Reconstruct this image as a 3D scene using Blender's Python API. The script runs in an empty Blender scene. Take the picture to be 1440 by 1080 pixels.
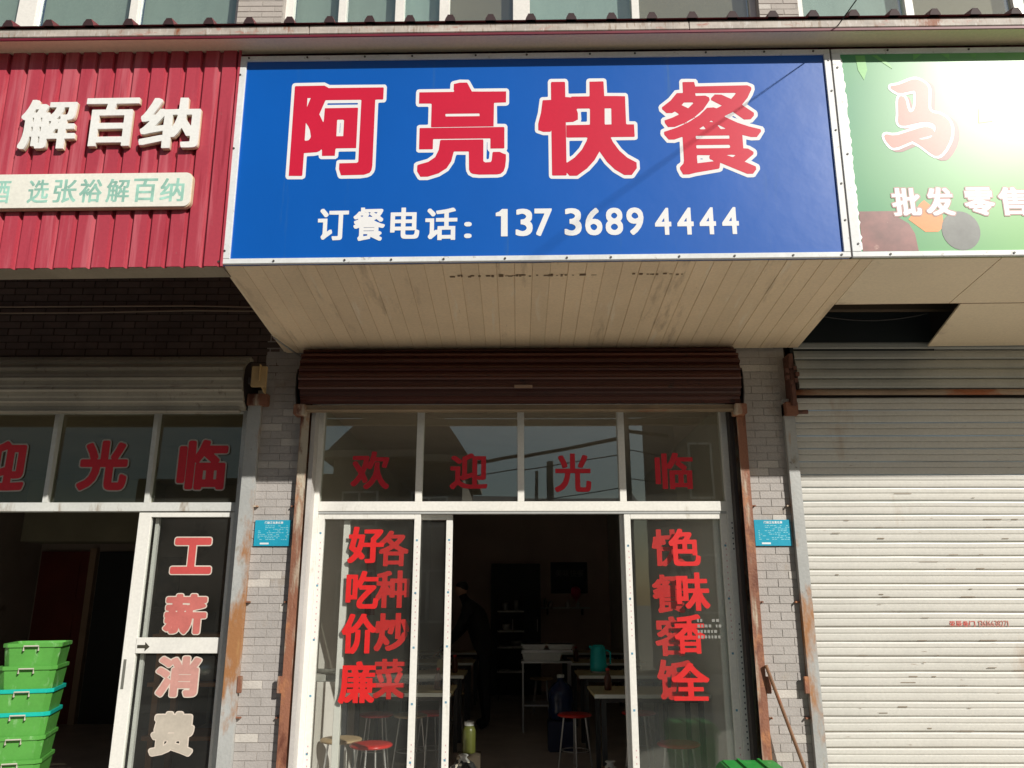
import bpy, bmesh, math, random
import numpy as np
from mathutils import Vector, Matrix
from mathutils.geometry import delaunay_2d_cdt
random.seed(7)
R = math.radians
S = bpy.context.scene
COL = S.collection

# ------------------------------------------------------------------ camera
cd = bpy.data.cameras.new('camera'); cam = bpy.data.objects.new('camera', cd); COL.objects.link(cam)
cam.location = (0, -5.3, 1.5); cam.rotation_euler = (R(90 + 15.2), 0, R(0.4))
cd.sensor_width = 36; cd.lens = 36 * 1120 / 1440; cd.clip_start = .05; cd.clip_end = 600
S.camera = cam
# ------------------------------------------------------------------ light
SUN = Vector((.84, -1.0, .79)).normalized()
w = bpy.data.worlds.new('World'); S.world = w; w.use_nodes = True
nt = w.node_tree; bg = nt.nodes['Background']
sky = nt.nodes.new('ShaderNodeTexSky'); sky.sky_type = 'NISHITA'; sky.sun_disc = False
sky.sun_elevation = math.asin(SUN.z); sky.sun_rotation = math.atan2(SUN.x, SUN.y)
sky.air_density = 1.3; sky.dust_density = 1.0; sky.ozone_density = 1.0
nt.links.new(sky.outputs[0], bg.inputs[0]); bg.inputs[1].default_value = .05
sd = bpy.data.lights.new('sun', 'SUN'); sun = bpy.data.objects.new('sun', sd); COL.objects.link(sun)
sd.energy = 5.0; sd.angle = R(.55); sd.color = (1, .95, .87)
sun.rotation_euler = SUN.to_track_quat('Z', 'Y').to_euler(); sun.location = (8, -12, 12)
S.view_settings.view_transform = 'Standard'; S.view_settings.look = 'None'
S.view_settings.exposure = -.08; S.view_settings.gamma = 1; S.view_settings.use_curve_mapping = False
S.render.engine = 'CYCLES'
S.cycles.max_bounces = 8; S.cycles.transparent_max_bounces = 16; S.cycles.use_denoising = True
S.cycles.sample_clamp_indirect = 6

# ------------------------------------------------------------------ materials
def s2l(c): return tuple(((x / 255) / 12.92 if x / 255 <= .04045 else ((x / 255 + .055) / 1.055) ** 2.4) for x in c)
MATS = {}
def mat(name, col, rough=.6, metal=0., var=.12, scale=3., bump=0., bscale=60., stain=None, samt=.3, sscale=2.5,
        stretch=(1, 1, 1), rand=0., spec=.5, srgb=False, coat=0., fine=.05):
    """procedural surface: base colour, soft tonal variation, optional stains (rust, grime), fine relief"""
    if name in MATS: return MATS[name]
    m = bpy.data.materials.new(name); m.use_nodes = True; MATS[name] = m
    t = m.node_tree; N = t.nodes; L = t.links; b = N['Principled BSDF']
    c = s2l(col) if srgb else col
    geo = N.new('ShaderNodeNewGeometry'); mp = N.new('ShaderNodeMapping'); L.new(geo.outputs['Position'], mp.inputs[0])
    mp.inputs['Scale'].default_value = stretch
    n1 = N.new('ShaderNodeTexNoise'); n1.inputs['Scale'].default_value = scale; n1.inputs['Detail'].default_value = 6
    L.new(mp.outputs[0], n1.inputs[0])
    mr = N.new('ShaderNodeMapRange'); mr.inputs[1].default_value = .3; mr.inputs[2].default_value = .7
    mr.inputs[3].default_value = 1 - var; mr.inputs[4].default_value = 1 + var; L.new(n1.outputs[0], mr.inputs[0])
    val = mr.outputs[0]
    n3 = N.new('ShaderNodeTexNoise'); n3.inputs['Scale'].default_value = bscale; n3.inputs['Detail'].default_value = 4
    L.new(geo.outputs['Position'], n3.inputs[0])
    if fine:
        mf = N.new('ShaderNodeMapRange'); mf.inputs[1].default_value = .3; mf.inputs[2].default_value = .7
        mf.inputs[3].default_value = 1 - fine; mf.inputs[4].default_value = 1 + fine; L.new(n3.outputs[0], mf.inputs[0])
        mm = N.new('ShaderNodeMath'); mm.operation = 'MULTIPLY'; L.new(val, mm.inputs[0]); L.new(mf.outputs[0], mm.inputs[1]); val = mm.outputs[0]
    if rand:
        oi = N.new('ShaderNodeObjectInfo'); mo = N.new('ShaderNodeMapRange')
        mo.inputs[3].default_value = 1 - rand; mo.inputs[4].default_value = 1 + rand; L.new(oi.outputs['Random'], mo.inputs[0])
        mm = N.new('ShaderNodeMath'); mm.operation = 'MULTIPLY'; L.new(val, mm.inputs[0]); L.new(mo.outputs[0], mm.inputs[1]); val = mm.outputs[0]
    vm = N.new('ShaderNodeVectorMath'); vm.operation = 'SCALE'; vm.inputs[0].default_value = c[:3]; L.new(val, vm.inputs['Scale'])
    out = vm.outputs[0]
    if stain:
        for i, (sc, am, ss, st) in enumerate(stain):
            mp2 = N.new('ShaderNodeMapping'); mp2.inputs['Scale'].default_value = st; mp2.inputs['Location'].default_value = (3.1 * i, 1.7, .6 * i)
            L.new(geo.outputs['Position'], mp2.inputs[0])
            n2 = N.new('ShaderNodeTexNoise'); n2.inputs['Scale'].default_value = ss; n2.inputs['Detail'].default_value = 8; n2.inputs['Roughness'].default_value = .65
            L.new(mp2.outputs[0], n2.inputs[0])
            r2 = N.new('ShaderNodeMapRange'); r2.interpolation_type = 'SMOOTHSTEP'
            lo = .72 - am * .45
            r2.inputs[1].default_value = lo; r2.inputs[2].default_value = lo + .13; L.new(n2.outputs[0], r2.inputs[0])
            mx = N.new('ShaderNodeMix'); mx.data_type = 'RGBA'; L.new(r2.outputs[0], mx.inputs[0]); L.new(out, mx.inputs[6])
            mx.inputs[7].default_value = (*sc, 1); out = mx.outputs[2]
    L.new(out, b.inputs['Base Color'])
    b.inputs['Roughness'].default_value = rough; b.inputs['Metallic'].default_value = metal
    b.inputs['Specular IOR Level'].default_value = spec
    if coat: b.inputs['Coat Weight'].default_value = coat
    if bump:
        bp = N.new('ShaderNodeBump'); bp.inputs['Strength'].default_value = bump; bp.inputs['Distance'].default_value = .01
        L.new(n3.outputs[0], bp.inputs['Height']); L.new(bp.outputs[0], b.inputs['Normal'])
    return m
def glass(name, tint=(.8, .84, .82), f0=.05, dust=.03, rough=.0, wav=.0):
    if name in MATS: return MATS[name]
    m = bpy.data.materials.new(name); m.use_nodes = True; MATS[name] = m
    t = m.node_tree; N = t.nodes; L = t.links; N.remove(N['Principled BSDF']); o = N['Material Output']
    tr = N.new('ShaderNodeBsdfTransparent'); tr.inputs[0].default_value = (*tint, 1)
    gl = N.new('ShaderNodeBsdfGlossy'); gl.inputs['Roughness'].default_value = rough; gl.inputs[0].default_value = (.95, 1, .98, 1)
    df = N.new('ShaderNodeBsdfDiffuse'); df.inputs[0].default_value = (.6, .6, .55, 1)
    g = N.new('ShaderNodeNewGeometry'); dp = N.new('ShaderNodeVectorMath'); dp.operation = 'DOT_PRODUCT'
    L.new(g.outputs['Normal'], dp.inputs[0]); L.new(g.outputs['Incoming'], dp.inputs[1])
    def mth(op, a, b=None):
        q = N.new('ShaderNodeMath'); q.operation = op
        for k, v in enumerate((a, b)):
            if v is None: continue
            if isinstance(v, (int, float)): q.inputs[k].default_value = v
            else: L.new(v, q.inputs[k])
        return q.outputs[0]
    sch = mth('ADD', mth('MULTIPLY', mth('POWER', mth('SUBTRACT', 1.0, mth('ABSOLUTE', dp.outputs['Value'])), 5.0), 1 - f0), f0)
    m1 = N.new('ShaderNodeMixShader'); L.new(sch, m1.inputs[0]); L.new(tr.outputs[0], m1.inputs[1]); L.new(gl.outputs[0], m1.inputs[2])
    ns = N.new('ShaderNodeTexNoise'); ns.inputs['Scale'].default_value = 2.2; ns.inputs['Detail'].default_value = 6
    L.new(g.outputs['Position'], ns.inputs[0])
    mr = N.new('ShaderNodeMapRange'); mr.inputs[1].default_value = .3; mr.inputs[2].default_value = .7
    mr.inputs[3].default_value = dust * .5; mr.inputs[4].default_value = dust * 1.6; L.new(ns.outputs[0], mr.inputs[0])
    m2 = N.new('ShaderNodeMixShader'); L.new(mr.outputs[0], m2.inputs[0]); L.new(m1.outputs[0], m2.inputs[1]); L.new(df.outputs[0], m2.inputs[2])
    if wav:
        bn = N.new('ShaderNodeTexNoise'); bn.inputs['Scale'].default_value = 1.6; L.new(g.outputs['Position'], bn.inputs[0])
        bp = N.new('ShaderNodeBump'); bp.inputs['Strength'].default_value = wav; bp.inputs['Distance'].default_value = .02
        L.new(bn.outputs[0], bp.inputs['Height']); L.new(bp.outputs[0], gl.inputs['Normal'])
    L.new(m2.outputs[0], o.inputs[0]); return m

RUST = (.25, .07, .02); RUSTD = (.07, .02, .012); GRIME = (.10, .085, .06)
white = mat('white_aluminium', (.80, .79, .74), .35, var=.04, scale=2, stain=[((.55, .52, .45), .25, 9, (1, 1, .3))])
white2 = mat('dull_white_aluminium', (.62, .63, .60), .4, var=.08, scale=3, stain=[((.35, .30, .24), .4, 7, (1, 1, .25))])
blue = mat('blue_vinyl', (.0, .100, .46), .33, var=.05, scale=.9, fine=.015, bump=.22, bscale=3.5, stain=[((.02, .12, .40), .25, 2.5, (3, 1, .25))])
redv = mat('red_vinyl', (.62, .012, .045), .35, var=.04, scale=2, fine=.02)
whitev = mat('white_vinyl', (.84, .84, .84), .35, var=.02, fine=.01)
green = None
trim = mat('sign_edge_trim', (.76, .78, .78), .35, var=.08, scale=5, stain=[((.34, .32, .28), .25, 18, (1, 1, 1))])
screwm = mat('screw_dark', (.06, .055, .05), .5)
fascia = mat('red_corrugated_steel', (.46, .054, .082), .42, var=.10, scale=1.4, stretch=(1, 1, .5), stain=[((.54, .12, .15), .5, 5.0, (2.6, 1, .12)), ((.33, .03, .05), .34, 8, (2.6, 1, .15)), ((.40, .30, .27), .12, 16, (1.5, 1, .5))])
letterw = mat('white_acrylic_letter', (.86, .86, .83), .4, var=.03)
letteredge = mat('letter_edge_tan', (.62, .50, .34), .5)
plaquem = mat('cream_plaque', (.86, .85, .76), .4, var=.06, scale=3, stain=[((.80, .62, .30), .15, 6, (1, 1, 1))])
teal = mat('faded_teal_paint', (.33, .60, .50), .5, var=.35, scale=9)
roofm = mat('dark_red_roof_sheet', (.16, .028, .035), .5, var=.25, scale=4, stain=[((.30, .16, .12), .3, 7, (1, 1, 1))])
flash = mat('weathered_eave_flashing', (.47, .42, .37), .6, var=.22, scale=5, stretch=(1, 1, 3), bump=.2, bscale=35,
            stain=[((.42, .20, .16), .38, 6, (1.2, 1, 3)), (RUST, .32, 8, (1, 1, .5)), ((.30, .22, .16), .4, 22, (3, 1, .4)), ((.56, .52, .48), .4, 14, (3, 1, 1))])
redline = mat('eave_red_lip', (.15, .010, .025), .5, var=.2, scale=6)
soffit = mat('cream_soffit_strip', (.88, .70, .48), .5, var=.07, scale=2, rand=.05, stain=[((.20, .14, .08), .12, 16, (2.5, .25, 1)), ((.62, .48, .32), .34, 2.4, (2.5, .4, 1)), ((.92, .80, .62), .3, 5, (3, .3, 1))])
soffit2 = mat('cream_soffit_sheet', (.86, .72, .52), .5, var=.05, scale=1.2, stain=[((.50, .40, .28), .25, 1.6, (1, 1, 1))])
joint = mat('dark_joint', (.05, .035, .025), .8)
woodm = mat('timber_batten', (.22, .12, .07), .7, var=.2, scale=8)
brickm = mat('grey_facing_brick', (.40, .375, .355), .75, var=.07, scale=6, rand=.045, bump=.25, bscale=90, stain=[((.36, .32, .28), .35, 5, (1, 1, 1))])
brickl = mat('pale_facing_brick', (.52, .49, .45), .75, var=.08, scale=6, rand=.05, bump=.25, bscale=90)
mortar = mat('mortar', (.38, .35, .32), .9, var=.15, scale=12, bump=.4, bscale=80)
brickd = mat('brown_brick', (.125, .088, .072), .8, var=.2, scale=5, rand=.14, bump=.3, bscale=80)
upbrick = mat('upper_storey_brick', (.42, .385, .35), .75, var=.06, scale=6, rand=.08, bump=.2, bscale=90)
mortard = mat('dark_mortar', (.05, .035, .028), .9, var=.2, scale=12)
rustm = mat('rusty_steel', (.24, .10, .058), .65, var=.25, scale=4, stretch=(1, 1, .35), bump=.3, bscale=70,
            stain=[((.50, .44, .34), .55, 3.4, (2.5, 1, .35)), ((.13, .04, .022), .42, 9, (1, 1, .4)), ((.42, .18, .08), .4, 7, (1, 1, .5))])
rustg = mat('galvanised_rail_with_rust', (.40, .41, .40), .5, var=.15, scale=3, stretch=(1, 1, .5), bump=.15, bscale=60,
            stain=[((.36, .17, .07), .54, 2.6, (1.5, 1, .5)), ((.44, .24, .10), .3, 7, (2, 1, .3)), ((.30, .27, .22), .3, 9, (1, 1, .5)), (RUSTD, .2, 12, (1, 1, 1))])
darkst = mat('dark_steel', (.04, .03, .028), .6, var=.2)
shut = mat('cream_shutter_paint', (.60, .59, .545), .42, var=.05, scale=1.5, rand=.025,
           stain=[((.52, .49, .44), .25, 1.8, (.6, 1, 2)), ((.22, .15, .10), .17, 8, (1.4, 1, 10)), ((.45, .36, .28), .30, 1.1, (1.6, 1, .5)), ((.40, .28, .18), .07, 20, (1, 1, 4))])
coilb = mat('brown_shutter_coil', (.070, .019, .012), .38, var=.15, scale=3, stretch=(.5, 1, 3), rand=.4, stain=[((.11, .035, .02), .35, 4, (.25, 1, 2)), ((.03, .012, .01), .3, 12, (1, 1, 1))])
coilg = mat('grey_cream_shutter_coil', (.36, .33, .27), .5, var=.15, scale=3, rand=.08, stain=[((.13, .06, .04), .25, 6, (.7, 1, 5)), ((.2, .17, .13), .3, 12, (2, 1, 1))])
barm = mat('shutter_bottom_bar', (.26, .19, .12), .5, var=.2, scale=4, stain=[(RUST, .35, 5, (.4, 1, 2))])
plate = mat('turquoise_enamel_plate', (.02, .34, .50), .35, var=.05)
plate_t = mat('white_print', (.75, .80, .82), .5)
gls = glass('door_glass', (.93, .94, .93), .05, .014, wav=.02)
gls_t = glass('transom_glass', (.78, .78, .72), .15, .012, wav=.02)
gls_l = glass('transom_glass_left', (.72, .72, .60), .06, .02, wav=.03)
gls_u = glass('upper_window_glass', (.90, .94, .92), .17, .02, wav=.03)
sticker = mat('red_vinyl_sticker', (.64, .018, .018), .45, var=.04)
stickd = mat('dark_red_sticker', (.62, .016, .03), .45, var=.05)
stickp = mat('faded_pink_sticker', (.56, .16, .14), .5, var=.12, scale=8)
stickpp = mat('pale_pink_sticker', (.58, .30, .26), .5, var=.1, scale=8)
stickw = mat('bleached_sticker', (.50, .45, .38), .5, var=.08, scale=8)
stickout = mat('sticker_outline', (.66, .58, .50), .5)
stickoutg = mat('sticker_outline_grey', (.40, .37, .32), .5)
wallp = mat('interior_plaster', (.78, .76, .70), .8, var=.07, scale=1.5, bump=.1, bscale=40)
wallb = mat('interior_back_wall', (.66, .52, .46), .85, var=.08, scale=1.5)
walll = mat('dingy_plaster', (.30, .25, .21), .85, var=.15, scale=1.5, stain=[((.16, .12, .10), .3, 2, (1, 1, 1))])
ceilm = mat('ceiling_plaster', (.80, .72, .66), .9, var=.05)
floorm = mat('interior_floor_tiles', (.42, .37, .33), .4, var=.15, scale=3)
conc = mat('concrete_pavement', (.43, .395, .34), .85, var=.12, scale=1.2, bump=.3, bscale=30, stain=[((.30, .27, .23), .3, 1.1, (1, 1, 1))])
asph = mat('asphalt', (.06, .058, .055), .9, var=.2, scale=2, bump=.4, bscale=50)
earth = mat('earth', (.22, .18, .12), .95, var=.25, scale=.4)
chrome = mat('stool_leg_metal', (.55, .55, .55), .3, metal=.8)
redpl = mat('red_plastic_seat', (.62, .018, .012), .28, var=.05, coat=.3)
tanpl = mat('tan_wooden_seat', (.42, .30, .17), .5, var=.12, scale=9)
tabtop = mat('table_top_laminate', (.60, .50, .27), .35, var=.15, scale=6)
tabedge = mat('table_edge_band', (.72, .76, .70), .4)
dkleg = mat('dark_table_leg', (.03, .03, .032), .5)
gcrate = mat('green_plastic_crate', (.095, .34, .06), .38, var=.10, scale=5, stain=[((.26, .50, .22), .36, 15, (1, 1, .4)), ((.05, .26, .05), .3, 4, (1, 1, 1))])
tcrate = mat('teal_plastic_rim', (.01, .44, .36), .35, var=.08)
bing = mat('green_bin_plastic', (.02, .33, .05), .4, var=.15, scale=8, stain=[((.16, .38, .14), .35, 16, (1, 1, 1))])
kettlem = mat('turquoise_thermos', (.01, .60, .62), .25)
steel = mat('steel', (.5, .5, .5), .35, metal=.7)
cabm = mat('dark_cabinet', (.015, .02, .022), .5)
skinm = mat('skin', (.45, .25, .17), .5); clothm = mat('black_jacket', (.012, .011, .013), .8); hairm = mat('hair', (.01, .008, .007), .6); trous = mat('dark_trousers', (.015, .016, .022), .85)
pinkm = mat('pink_balloon', (.75, .03, .12), .3)
wirem = mat('black_cable', (.015, .015, .015), .6)
polem = mat('concrete_pole', (.20, .19, .17), .9, var=.12, scale=2)

# ------------------------------------------------------------------ builders
WL = {}                                   # world location of each thing
def shear(v): return (v[0], v[1], v[2] + .009 * v[0])
def lean(v): return (v[0], v[1] - .0315 * (v[2] - 3.28), v[2] + .009 * v[0])
class MB:
    def __init__(s): s.v = []; s.f = []
    def box(s, x0, x1, y0, y1, z0, z1):
        n = len(s.v)
        s.v += [(x0, y0, z0), (x1, y0, z0), (x1, y1, z0), (x0, y1, z0), (x0, y0, z1), (x1, y0, z1), (x1, y1, z1), (x0, y1, z1)]
        s.f += [tuple(n + i for i in q) for q in ((0, 3, 2, 1), (4, 5, 6, 7), (0, 1, 5, 4), (1, 2, 6, 5), (2, 3, 7, 6), (3, 0, 4, 7))]
        return s
    def quad(s, a, b, c, d):
        n = len(s.v); s.v += [a, b, c, d]; s.f.append((n, n + 1, n + 2, n + 3)); return s
    def prism(s, prof, x0, x1, axis='x', closed=True, caps=True):
        """profile of (a,b) pairs extruded along an axis"""
        n = len(s.v); k = len(prof)
        for x in (x0, x1):
            for a, b in prof:
                s.v.append((x, a, b) if axis == 'x' else (a, x, b) if axis == 'y' else (a, b, x))
        for i in range(k if closed else k - 1):
            j = (i + 1) % k; s.f.append((n + i, n + j, n + k + j, n + k + i))
        if closed and caps: s.f.append(tuple(n + i for i in range(k))[::-1]); s.f.append(tuple(n + k + i for i in range(k)))
        return s
    def tube(s, pts, r, seg=8, rs=None):
        pts = [Vector(p) for p in pts]; n = len(s.v); up = Vector((0, 0, 1))
        for i, p in enumerate(pts):
            d = (pts[min(i + 1, len(pts) - 1)] - pts[max(i - 1, 0)]).normalized()
            a = d.cross(up) if abs(d.z) < .95 else d.cross(Vector((1, 0, 0))); a.normalize(); b = d.cross(a)
            rr = rs[i] if rs else r
            for k in range(seg):
                t = 2 * math.pi * k / seg; s.v.append(tuple(p + a * math.cos(t) * rr + b * math.sin(t) * rr))
        for i in range(len(pts) - 1):
            for k in range(seg):
                j = (k + 1) % seg; s.f.append((n + i * seg + k, n + i * seg + j, n + (i + 1) * seg + j, n + (i + 1) * seg + k))
        s.f.append(tuple(n + k for k in range(seg))[::-1]); e = n + (len(pts) - 1) * seg; s.f.append(tuple(e + k for k in range(seg)))
        return s
    def lathe(s, prof, cx=0, cy=0, seg=24):
        n = len(s.v); k = len(prof)
        for i in range(seg):
            t = 2 * math.pi * i / seg
            for r, z in prof: s.v.append((cx + r * math.cos(t), cy + r * math.sin(t), z))
        for i in range(seg):
            j = (i + 1) % seg
            for m in range(k - 1): s.f.append((n + i * k + m, n + j * k + m, n + j * k + m + 1, n + i * k + m + 1))
        s.f.append(tuple(n + i * k for i in range(seg))[::-1]); s.f.append(tuple(n + i * k + k - 1 for i in range(seg)))
        return s
    def mesh(s, name, fn=None, bev=0., smooth=False):
        me = bpy.data.meshes.new(name); v = [fn(p) for p in s.v] if fn else s.v
        me.from_pydata(v, [], s.f)
        if bev:
            bm = bmesh.new(); bm.from_mesh(me)
            bmesh.ops.bevel(bm, geom=[e for e in bm.edges if e.is_manifold and e.calc_face_angle(0) > .6], offset=bev, segments=2, affect='EDGES', clamp_overlap=True)
            bm.to_mesh(me); bm.free()
        if smooth:
            for p in me.polygons: p.use_smooth = True
        me.update(); return me
    def build(s, name, m, parent=None, fn=None, bev=0., smooth=False, loc=None, kind=None, label=None):
        return obj(name, s.mesh(name, fn, bev, smooth), m, parent, loc, kind, label)
def obj(name, me, m, parent=None, loc=None, kind=None, label=None):
    """meshes are in world coordinates unless loc is given (then local to it)"""
    o = bpy.data.objects.new(name, me); COL.objects.link(o)
    if m is not None and not me.materials: me.materials.append(m)
    l = Vector(loc) if loc is not None else Vector((0, 0, 0))
    if parent is not None:
        o.parent = parent; o.location = l - WL.get(parent, Vector((0, 0, 0)))
    else: o.location = l
    WL[o] = l
    if kind: o['kind'] = kind
    if label: o['label'] = label
    return o
def thing(name, label, cat, loc=(0, 0, 0), group=None, rz=0):
    o = bpy.data.objects.new(name, None); COL.objects.link(o); o.location = loc; o.rotation_euler[2] = rz
    o.empty_display_size = .1; o['label'] = label; o['category'] = cat
    if group: o['group'] = group
    WL[o] = Vector(loc); return o
def tag(o, label, cat, group=None):
    o['label'] = label; o['category'] = cat
    if group: o['group'] = group
    return o
def sag(a, b, s, n=14): return [tuple(Vector(a).lerp(Vector(b), t / n) - Vector((0, 0, s * 4 * (t / n) * (1 - t / n)))) for t in range(n + 1)]
def B(*a): return MB().box(*a)
def copy_tree(o, parent=None, loc=None):
    c = o.copy(); COL.objects.link(c); c.parent = parent
    if loc is not None: c.location = loc
    for ch in list(o.children): copy_tree(ch, c)
    return c

# ------------------------------------------------------------------ lettering (outlines of the built-in font, thickened)
GN = 150; G0 = -.22; GS = 1.44 / GN
_sd = {}
def glyph_sdf(ch):
    if ch in _sd: return _sd[ch]
    c = bpy.data.curves.new('g', 'FONT'); c.body = ch; c.size = 1; c.resolution_u = 4
    o = bpy.data.objects.new('g', c); COL.objects.link(o)
    dg = bpy.context.evaluated_depsgraph_get(); me = bpy.data.meshes.new_from_object(o.evaluated_get(dg))
    cnt = {}
    for p in me.polygons:
        vs = list(p.vertices)
        for i in range(len(vs)):
            k = tuple(sorted((vs[i], vs[(i + 1) % len(vs)]))); cnt[k] = cnt.get(k, 0) + 1
    co = np.array([(v.co.x, v.co.y) for v in me.vertices])
    E = np.array([k for k, n in cnt.items() if n == 1])
    bpy.data.objects.remove(o); bpy.data.curves.remove(c); bpy.data.meshes.remove(me)
    if ch.isascii() or ch == '：': co = co + np.array([.5 - (co[:, 0].min() + co[:, 0].max()) / 2, 0])
    a = co[E[:, 0]]; b = co[E[:, 1]]
    g = G0 + (np.arange(GN) + .5) * GS; X, Y = np.meshgrid(g, g); P = np.stack([X.ravel(), Y.ravel()], 1)
    D = np.full(len(P), 9.); inside = np.zeros(len(P), bool)
    for i in range(len(a)):
        ab = b[i] - a[i]; l2 = (ab ** 2).sum()
        if l2 < 1e-12: continue
        ap = P - a[i]; t = np.clip((ap @ ab) / l2, 0, 1)
        D = np.minimum(D, np.hypot(ap[:, 0] - t * ab[0], ap[:, 1] - t * ab[1]))
        c1 = (a[i][1] > P[:, 1]) != (b[i][1] > P[:, 1])
        if c1.any():
            xi = a[i][0] + (P[:, 1] - a[i][1]) * ab[0] / (ab[1] if ab[1] else 1e-9)
            inside ^= c1 & (P[:, 0] < xi)
    D = np.where(inside, -D, D).reshape(GN, GN); _sd[ch] = D; return D
def chaikin(p, n=2):
    p = np.array(p, float)
    for _ in range(n):
        q = np.roll(p, -1, 0); p = np.stack([p * .75 + q * .25, p * .25 + q * .75], 1).reshape(-1, 2)
    return p
def custom_sdf(key, polys, smooth=True):
    g = G0 + (np.arange(GN) + .5) * GS; X, Y = np.meshgrid(g, g); P = np.stack([X.ravel(), Y.ravel()], 1); U = np.full(len(P), 9.)
    for p in polys:
        p = chaikin(p) if smooth else np.array(p, float); a = p; b = np.roll(p, -1, 0); D = np.full(len(P), 9.); ins = np.zeros(len(P), bool)
        for i in range(len(a)):
            ab = b[i] - a[i]; ap = P - a[i]; t = np.clip((ap @ ab) / (ab ** 2).sum(), 0, 1)
            D = np.minimum(D, np.hypot(ap[:, 0] - t * ab[0], ap[:, 1] - t * ab[1]))
            c1 = (a[i][1] > P[:, 1]) != (b[i][1] > P[:, 1]); ins ^= c1 & (P[:, 0] < a[i][0] + (P[:, 1] - a[i][1]) * ab[0] / (ab[1] or 1e-9))
        U = np.minimum(U, np.where(ins, -D, D))
    _sd[key] = U.reshape(GN, GN)
_one = [(.0, .74), (.0, .86), (.10, .90), (.19, 1.0), (.36, 1.0), (.36, 0), (.16, 0), (.16, .74)]
_m1 = [(890,378),(925,378),(985,350),(1012,352),(1045,378),(1043,410),(1028,495),(1085,505),(1118,540),(1112,600),(1075,660),(1045,682),(1020,665),(985,630),(940,605),(985,615),(1030,610),(1055,580),(1062,550),(1040,532),(990,532),(940,548),(905,545),(915,500),(920,425),(945,425),(948,500),(985,490),(1000,400),(985,392),(930,408),(905,395)]
_m2 = [(838,585),(880,598),(930,585),(985,565),(1020,558),(1045,570),(1040,590),(985,600),(920,625),(885,642),(862,638)]
custom_sdf('brush_horse', [[((x - 838) / 330, (682 - y) / 330) for x, y in p] for p in (_m1, _m2)])
custom_sdf('1', [[(x, y * .7) for x, y in _one]], False)
def minf(F, k, ax):
    out = F.copy()
    for d in range(1, k + 1):
        for s in (d, -d):
            G = np.roll(F, s, ax)
            out = np.minimum(out, G)
    return out
def contours(F, lvl):
    F = F - lvl; F[np.abs(F) < 1e-7] = 1e-7
    ins = F < 0; nxt = {}
    act = (ins[:-1, :-1].astype(int) + ins[1:, :-1] + ins[:-1, 1:] + ins[1:, 1:]); js, is_ = np.nonzero((act > 0) & (act < 4))
    def pt(k):
        (j, i, h) = k
        if h: a, b = F[j, i], F[j, i + 1]; t = a / (a - b); return (i + t, j)
        a, b = F[j, i], F[j + 1, i]; t = a / (a - b); return (i, j + t)
    for j, i in zip(js.tolist(), is_.tolist()):
        bl, br, tr, tl = ins[j, i], ins[j, i + 1], ins[j + 1, i + 1], ins[j + 1, i]
        b_, r_, t_, l_ = (j, i, 1), (j, i + 1, 0), (j + 1, i, 1), (j, i, 0)
        code = bl * 1 + br * 2 + tr * 4 + tl * 8
        T = {1: [(l_, b_)], 2: [(b_, r_)], 3: [(l_, r_)], 4: [(r_, t_)], 5: [(l_, t_), (r_, b_)], 6: [(b_, t_)], 7: [(l_, t_)],
             8: [(t_, l_)], 9: [(t_, b_)], 10: [(b_, l_), (t_, r_)], 11: [(t_, r_)], 12: [(r_, l_)], 13: [(r_, b_)], 14: [(b_, l_)]}
        for a, b in T[int(code)]: nxt[a] = b
    loops = []
    while nxt:
        k0, k = next(iter(nxt.items())); nxt.pop(k0); lp = [pt(k0)]
        while k != k0 and k in nxt: lp.append(pt(k)); k = nxt.pop(k)
        lp = np.array(lp) * GS + G0 + .5 * GS
        # simplify
        keep = list(range(len(lp))); tol = .0035
        def rdp(i0, i1):
            st = [(i0, i1)]; ks = set([i0, i1])
            while st:
                a, b = st.pop()
                if b - a < 2: continue
                A = lp[a]; Bq = lp[b % len(lp)]; d = Bq - A; n = math.hypot(*d) or 1e-9
                q = lp[a + 1:b] - A; dist = np.abs(q[:, 0] * d[1] - q[:, 1] * d[0]) / n if n > 1e-6 else np.hypot(q[:, 0], q[:, 1])
                m = int(dist.argmax())
                if dist[m] > tol: ks.add(a + 1 + m); st += [(a, a + 1 + m), (a + 1 + m, b)]
            return ks
        if len(lp) < 6: continue
        h = len(lp) // 2; ks = rdp(0, h) | rdp(h, len(lp)); ks = sorted(k % len(lp) for k in ks); ks = sorted(set(ks))
        if len(ks) >= 3: loops.append(lp[ks])
    return loops
def glyph_loops(ch, kx=0, ky=0, rnd=0., outline=0.):
    F = glyph_sdf(ch)
    if kx: F = minf(F, kx, 1)
    if ky: F = minf(F, ky, 0)
    base = contours(F.copy(), rnd); allp = np.concatenate(base); lo, hi = allp.min(0), allp.max(0)
    if outline: return base, contours(F.copy(), rnd + outline)
    return base, None
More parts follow.
